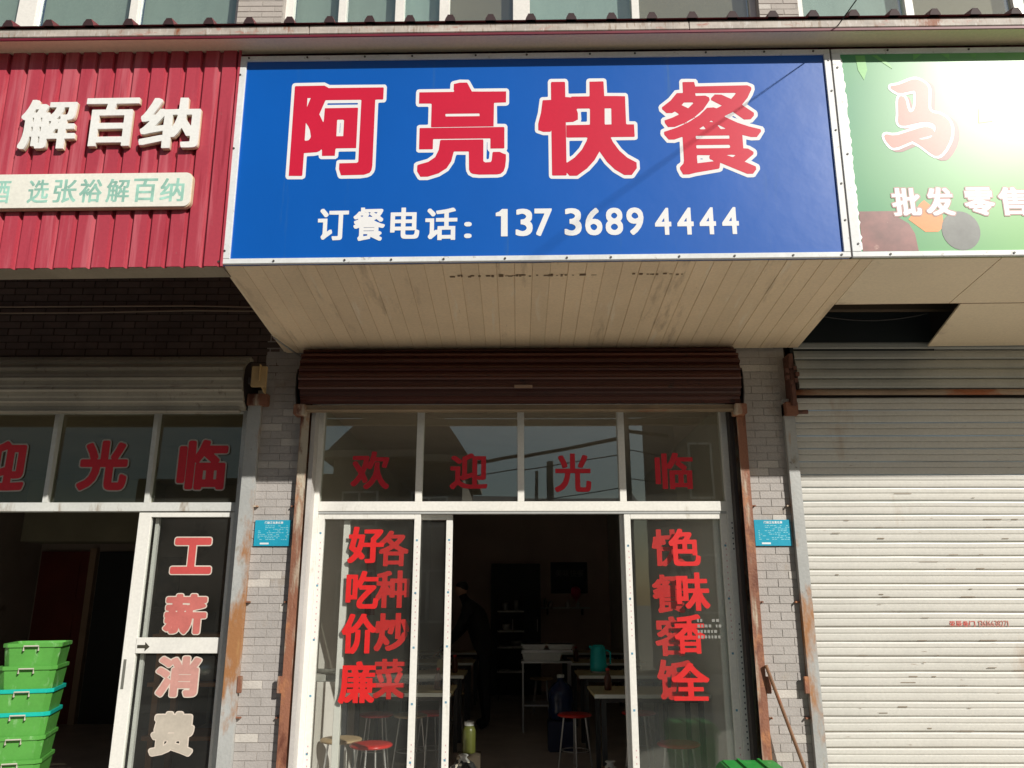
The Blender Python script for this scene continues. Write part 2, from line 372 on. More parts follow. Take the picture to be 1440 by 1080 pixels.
def loops_mesh(name, loops, fx, y, depth, fn=None):
    """loops -> flat face at y (towards the street, -Y) with side walls of the given depth"""
    pts = [[Vector((*fx(p), 0)) for p in lp] for lp in loops]
    flat = [p for lp in pts for p in lp]; v = [(p.x, y, p.y) for p in flat]; f = []
    ed = []; k = 0
    for lp in pts:
        ed += [(k + i, k + (i + 1) % len(lp)) for i in range(len(lp))]; k += len(lp)
    cv, _, cf, ov, _, _ = delaunay_2d_cdt([p.to_2d() for p in flat], ed, [], 0, 1e-7)
    A = np.array([flat[i].to_2d() for i, _ in ed]); Bq = np.array([flat[j].to_2d() for _, j in ed])
    n0 = len(v); v += [(p.x, y, p.y) for p in cv]
    for t in cf:
        a, b, c = (cv[i] for i in t); cr = (b.x - a.x) * (c.y - a.y) - (b.y - a.y) * (c.x - a.x)
        if abs(cr) < 1e-12: continue
        mx, my = (a.x + b.x + c.x) / 3, (a.y + b.y + c.y) / 3
        cs = (A[:, 1] > my) != (Bq[:, 1] > my)
        xi = A[cs, 0] + (my - A[cs, 1]) * (Bq[cs, 0] - A[cs, 0]) / (Bq[cs, 1] - A[cs, 1])
        if ((xi > mx).sum()) % 2: f.append(tuple(n0 + i for i in (t if cr > 0 else t[::-1])))     # faces the street
    n = len(v); v += [(p.x, y + depth, p.y) for p in flat]; k = 0
    for lp in pts:
        m = len(lp)
        for i in range(m):
            j = (i + 1) % m; f.append((k + i, n + k + i, n + k + j, k + j))
        k += m
    if fn: v = [fn(p) for p in v]
    me = bpy.data.meshes.new(name); me.from_pydata(v, [], f); me.update(); return me
def glyph(ch, x0, x1, z0, z1, y, m, parent, kx=3, ky=2, rnd=0., outline=0., mo=None, depth=.002, fn=None, name='character', fit='outer', odepth=.001, slant=0.):
    base, out = glyph_loops(ch, kx, ky, rnd, outline)
    ref = out if (out and fit == 'outer') else base
    allp = np.concatenate(ref); lo, hi = allp.min(0), allp.max(0)
    def fx(p):
        xx = x0 + (p[0] - lo[0]) / (hi[0] - lo[0]) * (x1 - x0); zz = z0 + (p[1] - lo[1]) / (hi[1] - lo[1]) * (z1 - z0)
        return (xx + slant * (zz - z0), zz)
    o = obj(name, loops_mesh(name, base, fx, y, depth, fn), m, parent)
    if out: obj(name + '_outline', loops_mesh(name + '_outline', out, fx, y + odepth, depth, fn), mo, o if parent is None or parent.parent is None else parent)
    return o
def text(s, x0, x1, z0, z1, y, m, parent, gap=.12, widths=None, fn=None, name='printed_text', kx=2, ky=1, join=True, outline=0, depth=.001):
    """a row of characters joined in one print part"""
    ws = [0.30 if c == '1' else 0.62 if c.isascii() and c != ' ' else .35 if c == ' ' else 1. for c in s]; tot = sum(ws) + gap * (len(s) - 1); u = (x1 - x0) / tot
    v = []; f = []; x = x0
    for c, wd in zip(s, ws):
        if c != ' ':
            base, _ = glyph_loops(c, kx, ky); allp = np.concatenate(base); lo, hi = allp.min(0), allp.max(0)
            fx = lambda p: (x + (p[0] - lo[0]) / (hi[0] - lo[0]) * wd * u, z0 + (p[1] - lo[1]) / (hi[1] - lo[1]) * (z1 - z0))
            me = loops_mesh('t', base, fx, y, depth, fn); n = len(v)
            v += [tuple(q.co) for q in me.vertices]; f += [tuple(n + i for i in p.vertices) for p in me.polygons]; bpy.data.meshes.remove(me)
        x += (wd + gap) * u
    me = bpy.data.meshes.new(name); me.from_pydata(v, [], f); me.update()
    return obj(name, me, m, parent)

# ------------------------------------------------------------------ ground
B(-14, 14, -6.2, 0.0, -.25, 0).build('pavement', conc, kind='structure')
B(-60, 60, -9.6, -6.2, -.3, -.13).build('road', asph, kind='structure')
MB().quad((-200, -250, -.30), (200, -250, -.30), (200, 250, -.30), (-200, 250, -.30)).build('ground', earth, kind='structure')
B(-14, 14, -6.35, -6.2, -.25, .01).build('kerb', conc, kind='structure')
B(-14, 14, -12.2, -9.6, -.25, .0).build('far_pavement', conc, kind='structure')

# ------------------------------------------------------------------ rooms
def walls():
    B(-1.62, -1.54, .22, 9.2, 0, 3.3).build('interior_wall', wallp, kind='structure')
    B(1.60, 1.68, .22, 9.2, 0, 3.3).build('interior_wall', wallp, kind='structure')
    B(-1.54, 1.60, 9.1, 9.2, 0, 3.3).build('back_wall', wallb, kind='structure')
    B(-1.54, 1.60, .16, 9.1, 3.0, 3.1).build('ceiling', ceilm, kind='structure')
    B(-1.75, 1.80, .0, 9.1, -.02, .012).build('shop_floor', floorm, kind='structure')
    # left shop
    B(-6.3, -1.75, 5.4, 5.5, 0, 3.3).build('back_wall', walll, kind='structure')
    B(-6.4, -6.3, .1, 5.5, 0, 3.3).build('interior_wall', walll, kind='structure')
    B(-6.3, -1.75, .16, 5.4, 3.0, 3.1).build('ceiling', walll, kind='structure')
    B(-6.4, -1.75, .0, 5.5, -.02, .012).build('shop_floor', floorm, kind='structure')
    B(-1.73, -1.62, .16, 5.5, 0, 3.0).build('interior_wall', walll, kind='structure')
    # core wall of the building above the shop openings
    B(-9, 7, .03, .20, 2.95, 5.2).build('wall_above_openings', mortard, kind='structure')
walls()

def brickwork(parent, x0, x1, z0, z1, yf, ms, L=.14, H=.048, J=.0035, proud=.0015, fn=None):
    """individual bricks in running bond, sharing mesh data"""
    cache = {}
    row = 0; z = z0
    while z + H <= z1 + .001:
        x = x0 - (L + J) * (.5 if row % 2 else 0)
        while x < x1 - .01:
            a = max(x, x0); b = min(x + L, x1)
            if b - a > .02:
                wdt = round(b - a, 3)
                mi = random.choices(range(len(ms)), [8] + [1] * (len(ms) - 1))[0]
                if (wdt, mi) not in cache:
                    cache[(wdt, mi)] = B(-wdt / 2, wdt / 2, -proud, .01, -H / 2, H / 2).mesh('brick', bev=.0015)
                obj('brick', cache[(wdt, mi)], ms[mi], parent, loc=((a + b) / 2, yf + random.uniform(-.0012, .0012), z + H / 2))
            x += L + J
        z += H + J; row += 1

pl = thing('brick_pillar', 'grey brick pillar between the open left shop and the blue-signed shop', 'pillar', (-1.6, .05, 0), 'brick pillars between the shops')
B(-1.75, -1.455, .0, .20, 0, 3.3).build('pillar_core', mortar, pl)
brickwork(pl, -1.745, -1.46, .45, 3.22, -.002, [brickm, brickl])
pr = thing('brick_pillar', 'grey brick pillar between the glass doors and the closed cream shutter', 'pillar', (1.67, .05, 0), 'brick pillars between the shops')
B(1.50, 1.85, .0, .20, 0, 3.3).build('pillar_core', mortar, pr)
brickwork(pr, 1.535, 1.80, .45, 3.22, -.002, [brickm, brickl])
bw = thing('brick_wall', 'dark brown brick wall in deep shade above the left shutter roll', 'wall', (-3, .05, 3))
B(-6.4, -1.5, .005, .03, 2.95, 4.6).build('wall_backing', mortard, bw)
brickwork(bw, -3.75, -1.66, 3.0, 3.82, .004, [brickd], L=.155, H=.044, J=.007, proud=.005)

# ------------------------------------------------------------------ shutter guide rails
def rail(x0, x1, y0, m, label, dirn, zt=2.82):
    """C-shaped steel channel with a lug for the lock, standing beside an opening; dirn = side of the opening"""
    t = thing('shutter_guide_rail', label, 'guide rail', ((x0 + x1) / 2, y0, 0), 'shutter guide rails')
    xi, xo = (x1, x0) if dirn > 0 else (x0, x1)
    wv = .004; prof = [(xo, y0), (xi, y0), (xi, y0 + wv), (xo + dirn * wv, y0 + wv), (xo + dirn * wv, .055), (xi, .055), (xi, .059), (xo, .059)]
    MB().prism(prof, 0, zt, 'z').build('channel', m, t, bev=.001)
    xl = xo - dirn * .028
    a, b = sorted((xl, xo + dirn * .002))
    B(a, b, y0 - .006, y0 + .012, .945, 1.045).build('lock_lug', rustm, t, bev=.003)
    s = MB()
    for z in (.80, 1.49, 2.10):
        s.box(min(xo - dirn * .03, xo), max(xo - dirn * .03, xo), -.02, -.012, z - .004, z + .006)
        s.tube([(xo - dirn * .026, -.03, z), (xo - dirn * .026, 0, z)], .006, 6)
    s.build('fixing_bolts', rustm, t)
    return t
rail(-1.465, -1.405, -.055, rustm, 'rusty orange guide rail on the left side of the glass doors', 1)
rail(1.475, 1.535, -.055, rustm, 'rusty guide rail right of the glass doors, iron bar leaning by it', -1)
rail(-1.835, -1.745, -.04, rustg, 'grey guide rail with a rust patch beside the pink sticker door', -1)
rail(1.80, 1.872, -.045, rustg, 'grey rust-streaked guide rail at the edge of the closed cream shutter', 1)
MB().box(1.50, 1.535, -.055, -.051, 1.2, 1.2)

# ------------------------------------------------------------------ middle shopfront
sf = thing('glazed_shopfront', 'white aluminium shopfront with open sliding doors under the blue sign, red characters on its glass', 'shopfront', (0, .1, 0))
J0, J1 = .08, .15
B(-1.402, -1.340, J0, J1, 0, 2.86).build('jamb', white, sf, bev=.002)
B(1.400, 1.462, J0, J1, 0, 2.86).build('jamb', white, sf, bev=.002)
B(-1.400, -1.372, -.02, .078, 0, 2.82).build('side_strip', mat('pale_putty_strip', (.52, .50, .48), .6, var=.1), sf)
B(1.440, 1.466, .0, .078, 0, 2.82).build('side_strip', darkst, sf)
B(-1.340, 1.400, J0, J1, 2.078, 2.143).build('transom_beam', white, sf, bev=.002)
B(-1.340, 1.400, J0, J1, 2.80, 2.86).build('head_rail', white, sf, bev=.002)
B(-1.340, 1.400, J0 + .006, J1 - .006, 2.062, 2.078).build('door_track', mat('door_track_grey', (.42, .43, .42), .4), sf)
B(-1.340, 1.400, .08, .20, 0, .03).build('sill_track', white2, sf)
ML = [-1.34, -.693, -.648, .0, .045, .69, .735, 1.40]
for a, b in ((-.693, -.648), (0, .045), (.69, .735)): B(a, b, J0 + .004, J1 - .004, 2.143, 2.80).build('mullion', white, sf, bev=.002)
def tpane(a, b, parent, z0, z1, m, y=.115, tilt=.010, name='pane'):
    tilt += random.uniform(-.0025, .0025)
    return MB().prism([(y, z0), (y + tilt, z1), (y + tilt + .004, z1), (y + .004, z0)], a, b, 'x').build(name, m, parent)
tp = []
for i in range(0, 8, 2): tp.append(tpane(ML[i] + .001, ML[i + 1] - .001, sf, 2.144, 2.799, gls_t, name='transom_pane'))
for (ch, x0, x1, z0, z1), p in zip((('欢', -1.14, -.877, 2.231, 2.491), ('迎', -.462, -.206, 2.231, 2.476), ('光', .254, .502, 2.211, 2.475), ('临', .94, 1.20, 2.229, 2.479)), tp):
    glyph(ch, x0, x1, z0, z1, .1135, stickd, p, kx=3, ky=2, depth=.0008)
def door(x0, x1, y, label, film=(1, 1), stile=.043, z1=2.062, name='fixed_door'):
    d = B(x0, x0 + stile, y, y + .035, .03, z1).box(x1 - stile, x1, y, y + .035, .03, z1).box(x0 + stile, x1 - stile, y, y + .035, z1 - .035, z1).box(x0 + stile, x1 - stile, y, y + .035, .03, .11)
    o = d.build(name, white, sf, bev=.002); o['label'] = label
    g = B(x0 + stile - .004, x1 - stile + .004, y + .015, y + .020, .108, z1 - .033).build('pane', gls, o)
    for k, xs in enumerate((x0, x1 - stile)):
        if film[k]:
            for mname, mcol, step, ww in (('blue_print', (.12, .30, .42), .34, .013), ('pink_print', (.62, .36, .38), .038, .006)):
                q = MB(); z = .4 + random.uniform(0, .2)
                while z < z1 - .08:
                    if mname == 'pink_print' and int(z * 1.6) % 2: z += step; continue
                    cx = xs + stile / 2 + (.004 if mname == 'pink_print' else 0)
                    q.box(cx - ww / 2, cx + ww / 2, y - .0008, y - .0001, z, z + (.013 if mname == 'blue_print' else .009)); z += step
                q.build('film_' + mname, mat(mname, mcol, .6), o, kind='stuff')
    return o, g
fd, fg = door(-1.340, -.650, .092, 'left fixed door carrying the two columns of red characters')
sdl, sgl = door(-1.175, -.439, .136, 'left sliding door pushed behind the fixed door', film=(0, 1), name='sliding_door')
fr_, frg = door(.712, 1.400, .092, 'right fixed door carrying red characters', name='fixed_door')
sdr, sgr = door(.690, 1.36, .136, 'right sliding door pushed behind the fixed door', film=(0, 0), name='sliding_door')
# printed film strip on the shaded right jamb
q = MB(); z = .6
while z < 2.0:
    if int(z * 2.2) % 3: q.box(1.426, 1.434, .0785, .0798, z, z + .010)
    z += .034
q.build('film_print', mat('dark_film_print', (.06, .07, .10), .6), sf)
YF = .1055
for ch, b in {'好': (-1.133, -.893, 1.739, 1.977), '吃': (-1.131, -.915, 1.447, 1.688), '价': (-1.144, -.922, 1.168, 1.416), '廉': (-1.145, -.908, .868, 1.121)}.items():
    glyph(ch, *b, YF, sticker, fg, kx=4, ky=2, depth=.001)
for ch, b in {'各': (-.935, -.728, 1.72, 1.954), '种': (-.942, -.719, 1.452, 1.693), '炒': (-.939, -.710, 1.182, 1.42), '菜': (-.931, -.728, .889, 1.134)}.items():
    glyph(ch, *b, YF + .0405, sticker, sgl, kx=4, ky=2, depth=.001)
for ch, b in {'色': (1.006, 1.214, 1.72, 1.962), '味': (1.042, 1.257, 1.434, 1.678), '香': (1.014, 1.212, 1.169, 1.412), '全': (.981, 1.221, .886, 1.113)}.items():
    glyph(ch, *b, YF, sticker, frg, kx=4, ky=2, depth=.001)
for ch, b in {'快': (.900, 1.128, 1.72, 1.962), '餐': (.890, 1.118, 1.421, 1.665), '客': (.896, 1.122, 1.152, 1.398), '饭': (.897, 1.124, .886, 1.13)}.items():
    glyph(ch, *b, YF + .0405, sticker, sgr, kx=4, ky=2, depth=.001)

# ------------------------------------------------------------------ left shopfront
lf = thing('glazed_shopfront', 'left shopfront with dull grey frames, its doorway open beside pink sticker characters', 'shopfront', (-3, .1, 0))
B(-1.900, -1.842, .07, .14, 0, 2.80).build('jamb', white2, lf, bev=.002)
B(-5.2, -1.900, .07, .14, 2.078, 2.137).build('transom_beam', white2, lf, bev=.002)
B(-5.2, -1.900, .07, .14, 2.76, 2.80).build('head_rail', white2, lf, bev=.002)
B(-5.26, -5.2, .07, .14, 0, 2.80).build('jamb', white2, lf)
B(-6.4, -5.26, .0, .20, 0, 3.0).build('side_pier', mortar, lf)
for c in (-2.505, -3.195, -3.885, -4.57): B(c - .016, c + .016, .074, .136, 2.137, 2.76).build('mullion', white2, lf, bev=.002)
lp = []
for a, b in ((-2.489, -1.90), (-3.179, -2.521), (-3.869, -3.211), (-4.554, -3.901), (-5.2, -4.586)):
    lp.append(tpane(a, b, lf, 2.138, 2.759, gls_l, name='transom_pane'))
for ch, b, p in (('临', (-2.343, -1.985, 2.218, 2.583), lp[0]), ('光', (-3.025, -2.667, 2.214, 2.579), lp[1]), ('迎', (-3.735, -3.369, 2.209, 2.575), lp[2]), ('欢', (-4.42, -4.06, 2.21, 2.57), lp[3])):
    glyph(ch, *b, .1095, stickd, p, kx=0, ky=0, rnd=.042, outline=.028, mo=stickoutg, depth=.0008)
# sliding door of the left shop
X0, X1 = -2.545, -1.905
d = B(X0, X0 + .083, .082, .118, .03, 2.072).box(X1 - .02, X1, .082, .118, .03, 2.072).box(X0 + .083, X1 - .02, .082, .118, 2.04, 2.072)
d.box(X0 + .083, X1 - .02, .082, .118, .03, .11)
ld = d.build('sliding_door', white, lf, bev=.002, label='door with faded pink characters down its glass')
mr_ = B(X0 + .083, X1 - .02, .078, .116, 1.171, 1.268).build('mid_rail', white, ld, bev=.002)
g1 = B(X0 + .08, X1 - .018, .096, .101, .108, 1.172).build('pane', gls, ld)
g2 = B(X0 + .08, X1 - .018, .096, .101, 1.266, 2.042).build('pane', gls, ld)
B(-2.452, -2.428, .135, .16, .03, 2.07).build('rear_stile', white2, ld)
B(-2.530, -2.512, .0805, .083, .955, 1.135).build('finger_pull', mat('pull_slot', (.16, .16, .14), .6), ld)
ar = MB().prism([(-2.452, 1.223), (-2.402, 1.223), (-2.402, 1.240), (-2.372, 1.212), (-2.402, 1.184), (-2.402, 1.203), (-2.452, 1.203)][::-1], .0765, .0775, 'y')
ar.build('arrow_mark', mat('black_print', (.05, .045, .03), .6), mr_)
for ch, b, m_, p in (('工', (-2.309, -2.023, 1.661, 1.912), mat('red_pink_sticker', (.58, .085, .08), .5, var=.08), g2), ('薪', (-2.314, -2.024, 1.282, 1.547), stickp, g2),
                     ('消', (-2.325, -2.027, .901, 1.159), stickpp, g1), ('费', (-2.316, -2.033, .558, .824), stickw, g1)):
    glyph(ch, *b, .0945, m_, p, kx=0, ky=0, rnd=.045, outline=.026, mo=stickout, depth=.0008)

# ------------------------------------------------------------------ shutters
def coil(label, x0, x1, zc, yc, r, n, a0, a1, m, mb, cat='roller shutter', bar=True, zb=None):
    """rolled-up shutter: overlapping curved slats round the drum, end plates and bottom bar"""
    t = thing('rolled_shutter', label, cat, ((x0 + x1) / 2, yc, zc))
    da = (a1 - a0) / n; cache = None
    for i in range(n):
        s = a0 + da * i; prof = []
        for k in range(6):
            u = k / 5; an = s + da * u; rr = r + .010 * math.sin(math.pi * min(1, u * 1.15)) + (.016 if u < .25 else 0)
            prof.append((yc - rr * math.cos(an), zc + rr * math.sin(an)))
        inn = [(yc - (r - .012) * math.cos(s + da * k / 5), zc + (r - .012) * math.sin(s + da * k / 5)) for k in range(6)]
        MB().prism((prof + inn[::-1]), x0 + random.uniform(-.004, .004), x1 + random.uniform(-.004, .004), 'x').build('slat', m, t)
    for xe in (x0 + .01, x1 - .016):
        pr_ = [(yc + (r - .02) * math.cos(a), zc + (r - .02) * math.sin(a)) for a in np.linspace(0, 2 * math.pi, 24, endpoint=False)]
        MB().prism(pr_, xe, xe + .006, 'x').build('end_plate', darkst, t)
    if bar:
        B(x0 + .03, x1 - .03, yc - r * .62, yc - r * .62 + .04, zb, zb + .045).build('bottom_bar', mb, t, bev=.004)
        MB().prism([(yc - r * .62 - .012, zb + .006), (yc - r * .62, zb), (yc - r * .62, zb + .02), (yc - r * .62 - .012, zb + .014)], x0 + .03, x1 - .03, 'x').build('bar_lip', mb, t)
    return t
c1 = coil('dark brown rolled shutter above the glass doors, under the cream soffit', -1.462, 1.492, 2.975, .03, .205, 9, R(-62), R(82), coilb, barm, zb=2.725)
tl = B(-.02, .10, -.192, -.186, 2.862, 2.882).build('label_strip', mat('tape_label', (.30, .20, .14), .5), c1)
c2 = coil('cream-grey rolled shutter above the left shopfront', -5.2, -1.84, 2.925, .02, .19, 7, R(-66), R(86), coilg, coilg, zb=2.72)
br = thing('shutter_motor_bracket', 'tan bracket plate at the end of the left rolled shutter', 'bracket', (-1.7, -.15, 2.9))
MB().prism([(-.262, 3.01), (-.235, 3.01), (-.10, 2.965), (-.10, 2.845), (-.14, 2.845), (-.262, 2.90)], -1.705, -1.699, 'x').build('side_plate', mat('tan_plate', (.46, .32, .15), .6, var=.15), br, bev=.001)
B(-1.76, -1.66, -.245, -.22, 2.86, 3.0).build('front_plate', mat('tan_plate', (.46, .32, .15)), br, bev=.004)
B(-1.80, -1.76, -.18, -.10, 2.90, 2.94).build('axle', darkst, br)
B(-1.84, -1.70, -.06, .0, 2.78, 2.86).build('wall_bracket', rustm, br, bev=.004)
hk = thing('shutter_end_bracket', 'rusty bearing bracket at the top left of the closed cream shutter', 'bracket', (1.83, -.1, 2.9))
hm = MB(); hm.box(1.84, 1.87, -.12, .0, 2.76, 3.12)
for k in range(7):
    a = k / 7 * 2 * math.pi; hm.box(1.835 + .035 * math.cos(a), 1.862 + .035 * math.cos(a), -.14, -.12, 2.955 + .055 * math.sin(a), 2.985 + .055 * math.sin(a))
hm.build('bearing', mat('dark_rust', (.12, .05, .035), .7, var=.3, scale=20), hk, bev=.003)
B(1.80, 1.885, -.09, .0, 2.70, 2.79).build('lug_plate', rustm, hk, bev=.004)
MB().tube([(1.86, -.07, 2.72), (1.95, -.075, 2.722)], .014, 8).build('pin', mat('dark_rust', (.12, .05, .035)), hk)
e2 = thing('shutter_end_bracket', 'dark bracket at the right end of the brown rolled shutter', 'bracket', (1.52, -.1, 2.9))
MB().prism([(-.13, 2.97), (-.11, 3.02), (.0, 3.05), (.0, 2.72), (-.08, 2.74), (-.13, 2.85)], 1.515, 1.521, 'x').build('side_plate', darkst, e2)
B(1.45, 1.53, -.13, -.02, 2.70, 2.77).build('lug_plate', rustm, e2, bev=.004)
e3 = thing('shutter_end_bracket', 'dark bracket at the left end of the brown rolled shutter', 'bracket', (-1.49, -.1, 2.9))
MB().prism([(-.13, 2.97), (-.11, 3.02), (.0, 3.05), (.0, 2.72), (-.08, 2.74), (-.13, 2.85)], -1.495, -1.489, 'x').build('side_plate', darkst, e3)
B(-1.50, -1.42, -.13, -.02, 2.70, 2.77).build('lug_plate', rustm, e3, bev=.004)

sh = thing('roller_shutter', 'closed cream metal roller shutter covering the shop on the right', 'roller shutter', (3, .02, 0))
P = .0885; XS0, XS1 = 1.872, 5.2
def slatprof(h):
    return [(.009, 0), (-.002, .002), (-.0055, h * .08), (-.007, h * .25), (-.0068, h * .45), (-.0035, h * .50), (-.001, h * .515), (-.001, h * .535), (-.004, h * .55), (-.0065, h * .62), (-.0068, h * .84), (-.0045, h * .93), (.006, h * .955), (.014, h * .955), (.014, 0)]
def slat_mesh():
    m_ = MB(); pf_ = slatprof(P); n = len(pf_); K = 22; oy = 0; oz = 0
    for j in range(K + 1):
        x = XS0 + (XS1 - XS0) * j / K; oy = oy * .8 + random.gauss(0, .0011); oz = oz * .8 + random.gauss(0, .0006)
        m_.v += [(x, a + oy, b + oz) for a, b in pf_]
        if j: m_.f += [((j - 1) * n + k, (j - 1) * n + (k + 1) % n, j * n + (k + 1) % n, j * n + k) for k in range(n)]
    m_.f += [tuple(range(n))[::-1], tuple(K * n + k for k in range(n))]
    return m_.mesh('slat')
sms = [slat_mesh() for _ in range(8)]
for k in range(32):
    z = .012 + k * P
    obj('slat', sms[(k * 5) % 8], shut, sh, loc=(random.uniform(-.003, .003), .010 + random.uniform(-.001, .001), z))
# slats curving back over the drum above the lintel pipe
for i, (z, yy) in enumerate(((2.895, -.04), (2.968, -.03), (3.041, -.01), (3.114, .0), (3.187, .006))):
    h = .075
    MB().prism([(yy, z), (yy - .008, z + h * .15), (yy - .006, z + h * .5), (yy + .002, z + h * .8), (yy + .022, z + h * .98), (yy + .04, z + h * .98), (yy + .04, z)], XS0 + .05, XS1, 'x').build('slat', mat('grey_upper_slats', (.42, .43, .40), .5, var=.12, scale=3, stain=[((.25, .14, .09), .2, 5, (.5, 1, 3))]), sh)
MB().tube([(1.86, -.035, 2.868), (5.2, -.035, 2.868)], .020, 12).build('guide_roller', mat('rusty_roller_pipe', (.36, .26, .18), .55, var=.2, scale=3, stain=[((.34, .10, .03), .5, 2.4, (.6, 1, 1)), ((.10, .05, .035), .3, 6, (.6, 1, 1))]), sh, smooth=True)
B(1.87, 5.2, .03, .06, 2.84, 3.3).build('drum_backing', darkst, sh)
YT = -.0005
text('荣辰卷门', 2.742, 2.905, 1.340, 1.374, YT, mat('red_stencil', (.62, .10, .08), .6), sh, kx=1, ky=0)
text('13616638271', 2.925, 3.115, 1.340, 1.376, YT, mat('red_stencil_pale', (.55, .22, .18), .6), sh, kx=0, ky=0)
q = MB()
for k in range(46):
    x = random.uniform(1.95, 3.3); kk = random.randrange(7, 25); z = .012 + P * kk + P * random.choice([.60, .52, .2, .03]); l = random.choice([.02, .05, .09]) * random.uniform(.5, 1.4)
    q.box(x, x + l, .0095 - .0098, .0095 - .0088, z, z + random.uniform(.002, .006))
q.build('paint_chips', mat('chip_dark', (.26, .21, .16), .8), sh, kind='stuff')

# ------------------------------------------------------------------ canopy: soffits, roof, eave
cp = thing('canopy', 'projecting shop canopy with dark red ribbed roof and cream strip soffit', 'canopy', (0, -.7, 3.2))
cache = None
x = -1.605; i = 0
while x < 1.93:
    b = min(x + .0955, 1.945)
    z0 = 3.285
    prof = [(x, 0), (b + .0005, 0), (b + .0015, .003), (b + .0032, .0035), (b + .0032, .014), (x, .014)]
    v0 = random.uniform(-.0012, .0012)
    m_ = MB(); n = len(prof)
    for (yy, zz) in ((-1.262, 3.283), (-.02, 3.175)):
        for (px, pz) in prof: m_.v.append((px, yy, zz + pz + v0 + .009 * px))
    m_.f = [(k, (k + 1) % n, n + (k + 1) % n, n + k) for k in range(n)] + [tuple(range(n))[::-1], tuple(range(n, 2 * n))]
    m_.build('soffit_strip', soffit, cp); x += .0995; i += 1
def zs(y): return 3.175 + (3.283 - 3.175) * (-.02 - y) / 1.242
def sheet(x0, x1, y0, y1, name='soffit_sheet', xs=.0):
    m_ = MB()
    for dz in (0, .012):
        m_.v += [(x0, y0, zs(y0) + dz + .009 * x0), (x1, y0, zs(y0) + dz + .009 * x1), (x1 + xs, y1, zs(y1) + dz + .009 * x1), (x0 + xs, y1, zs(y1) + dz + .009 * x0)]
    m_.f = [(0, 1, 2, 3)[::-1], (4, 5, 6, 7), (0, 1, 5, 4), (1, 2, 6, 5), (2, 3, 7, 6), (3, 0, 4, 7)]
    return m_.build(name, soffit2, cp)
for a, b in ((1.949, 2.645), (2.651, 3.395), (3.401, 4.15), (4.156, 5.2)): sheet(a, b, -1.262, -.70)
for a, b in ((2.725, 3.40), (3.406, 4.15), (4.156, 5.2)): sheet(a, b, -.688, -.02, xs=.12)
MB().box(1.95, 5.2, -.70, -.688, 3.236, 3.262).build('joint_batten', woodm, cp, fn=shear)
B(1.9, 5.2, -.72, -.66, 3.27, 3.31).build('timber_bearer', woodm, cp, fn=shear)
for jy, jz in ((-.52, 3.55), (-.16, 3.42)): B(1.70, 3.3, jy, jy + .05, jz, jz + .07).build('inner_joist', mat('dim_timber', (.10, .07, .045), .8), cp)
MB().tube(sag((1.95, -.3, 3.34), (2.75, -.25, 3.36), .05), .006, 6).build('loose_wire', wirem, cp)
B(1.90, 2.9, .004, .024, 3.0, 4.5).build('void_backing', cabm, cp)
MB().prism([(-1.26, 3.296), (0, 3.19), (0, 4.5), (-1.26, 4.5)], -1.63, -1.612, 'x').build('side_board', soffit2, cp, fn=shear)
MB().tube([(-1.60, -.35, 3.165), (-1.50, -.02, 3.13)], .006, 6).build('hanger_rod', steel, cp)
# dark grime marks of a removed sign on the soffit near its front edge
q = MB(); x = -.38
while x < .95:
    if not (.42 < x < .62): q.box(x, x + random.uniform(.008, .03), -1.13 + random.uniform(-.01, .01), -1.118 + random.uniform(-.006, .012), 3.2665, 3.269)
    x += random.uniform(.012, .045)
q.build('soffit_marks', mat('soffit_dirt', (.22, .15, .09), .9), cp, fn=shear, kind='stuff')
# eave
YE = -1.452
B(-5.5, 5.3, YE, -1.30, 4.612, 4.620).build('eave_soffit', soffit2, cp, fn=shear)
B(-5.5, 5.3, YE - .008, YE, 4.598, 4.616).build('eave_lip', redline, cp, fn=shear, bev=.002)
x = -5.5
while x < 5.3:
    B(x, min(x + 2.16, 5.3) - .003, YE - .012, YE - .001, 4.617, 4.672).build('eave_flashing', flash, cp, fn=shear, bev=.003); x += 2.16
def ribs(x0, x1, pitch, w0, w1, h, zb=0):
    pts = []; x = x0
    while x < x1:
        pts += [(x, zb), (x + (pitch - w1) / 2, zb), (x + (pitch - w0) / 2, zb + h), (x + (pitch + w0) / 2, zb + h), (x + (pitch + w1) / 2, zb)]; x += pitch
    pts.append((x, zb)); return pts
pf = ribs(-5.53, 5.2, .229, .030, .058, .042)
m_ = MB(); n = len(pf)
for (yy, zz) in ((YE - .03, 4.676), (.03, 5.15)):
    for (px, pz) in pf: m_.v.append((px, yy, zz + pz + .009 * px))
m_.f = [(k, k + 1, n + k + 1, n + k) for k in range(n - 1)]
nn = len(m_.v); m_.v += [(v[0], v[1], v[2] + .0012) for v in m_.v]; m_.f += [tuple(i + nn for i in f)[::-1] for f in m_.f]
m_.build('roof_sheet', roofm, cp)
q = MB()
for k in range(47):
    xx = -5.53 + .229 * (k + .5); q.prism([(xx - .031, 4.677 + .009 * xx), (xx + .031, 4.677 + .009 * xx), (xx + .026, 4.695 + .009 * xx), (xx + .013, 4.7185 + .009 * xx), (xx - .013, 4.7185 + .009 * xx), (xx - .026, 4.695 + .009 * xx)], YE - .031, YE - .028, 'y')
q.build('rib_end_caps', mat('rib_end_dark', (.035, .012, .014), .7), cp, kind='stuff')

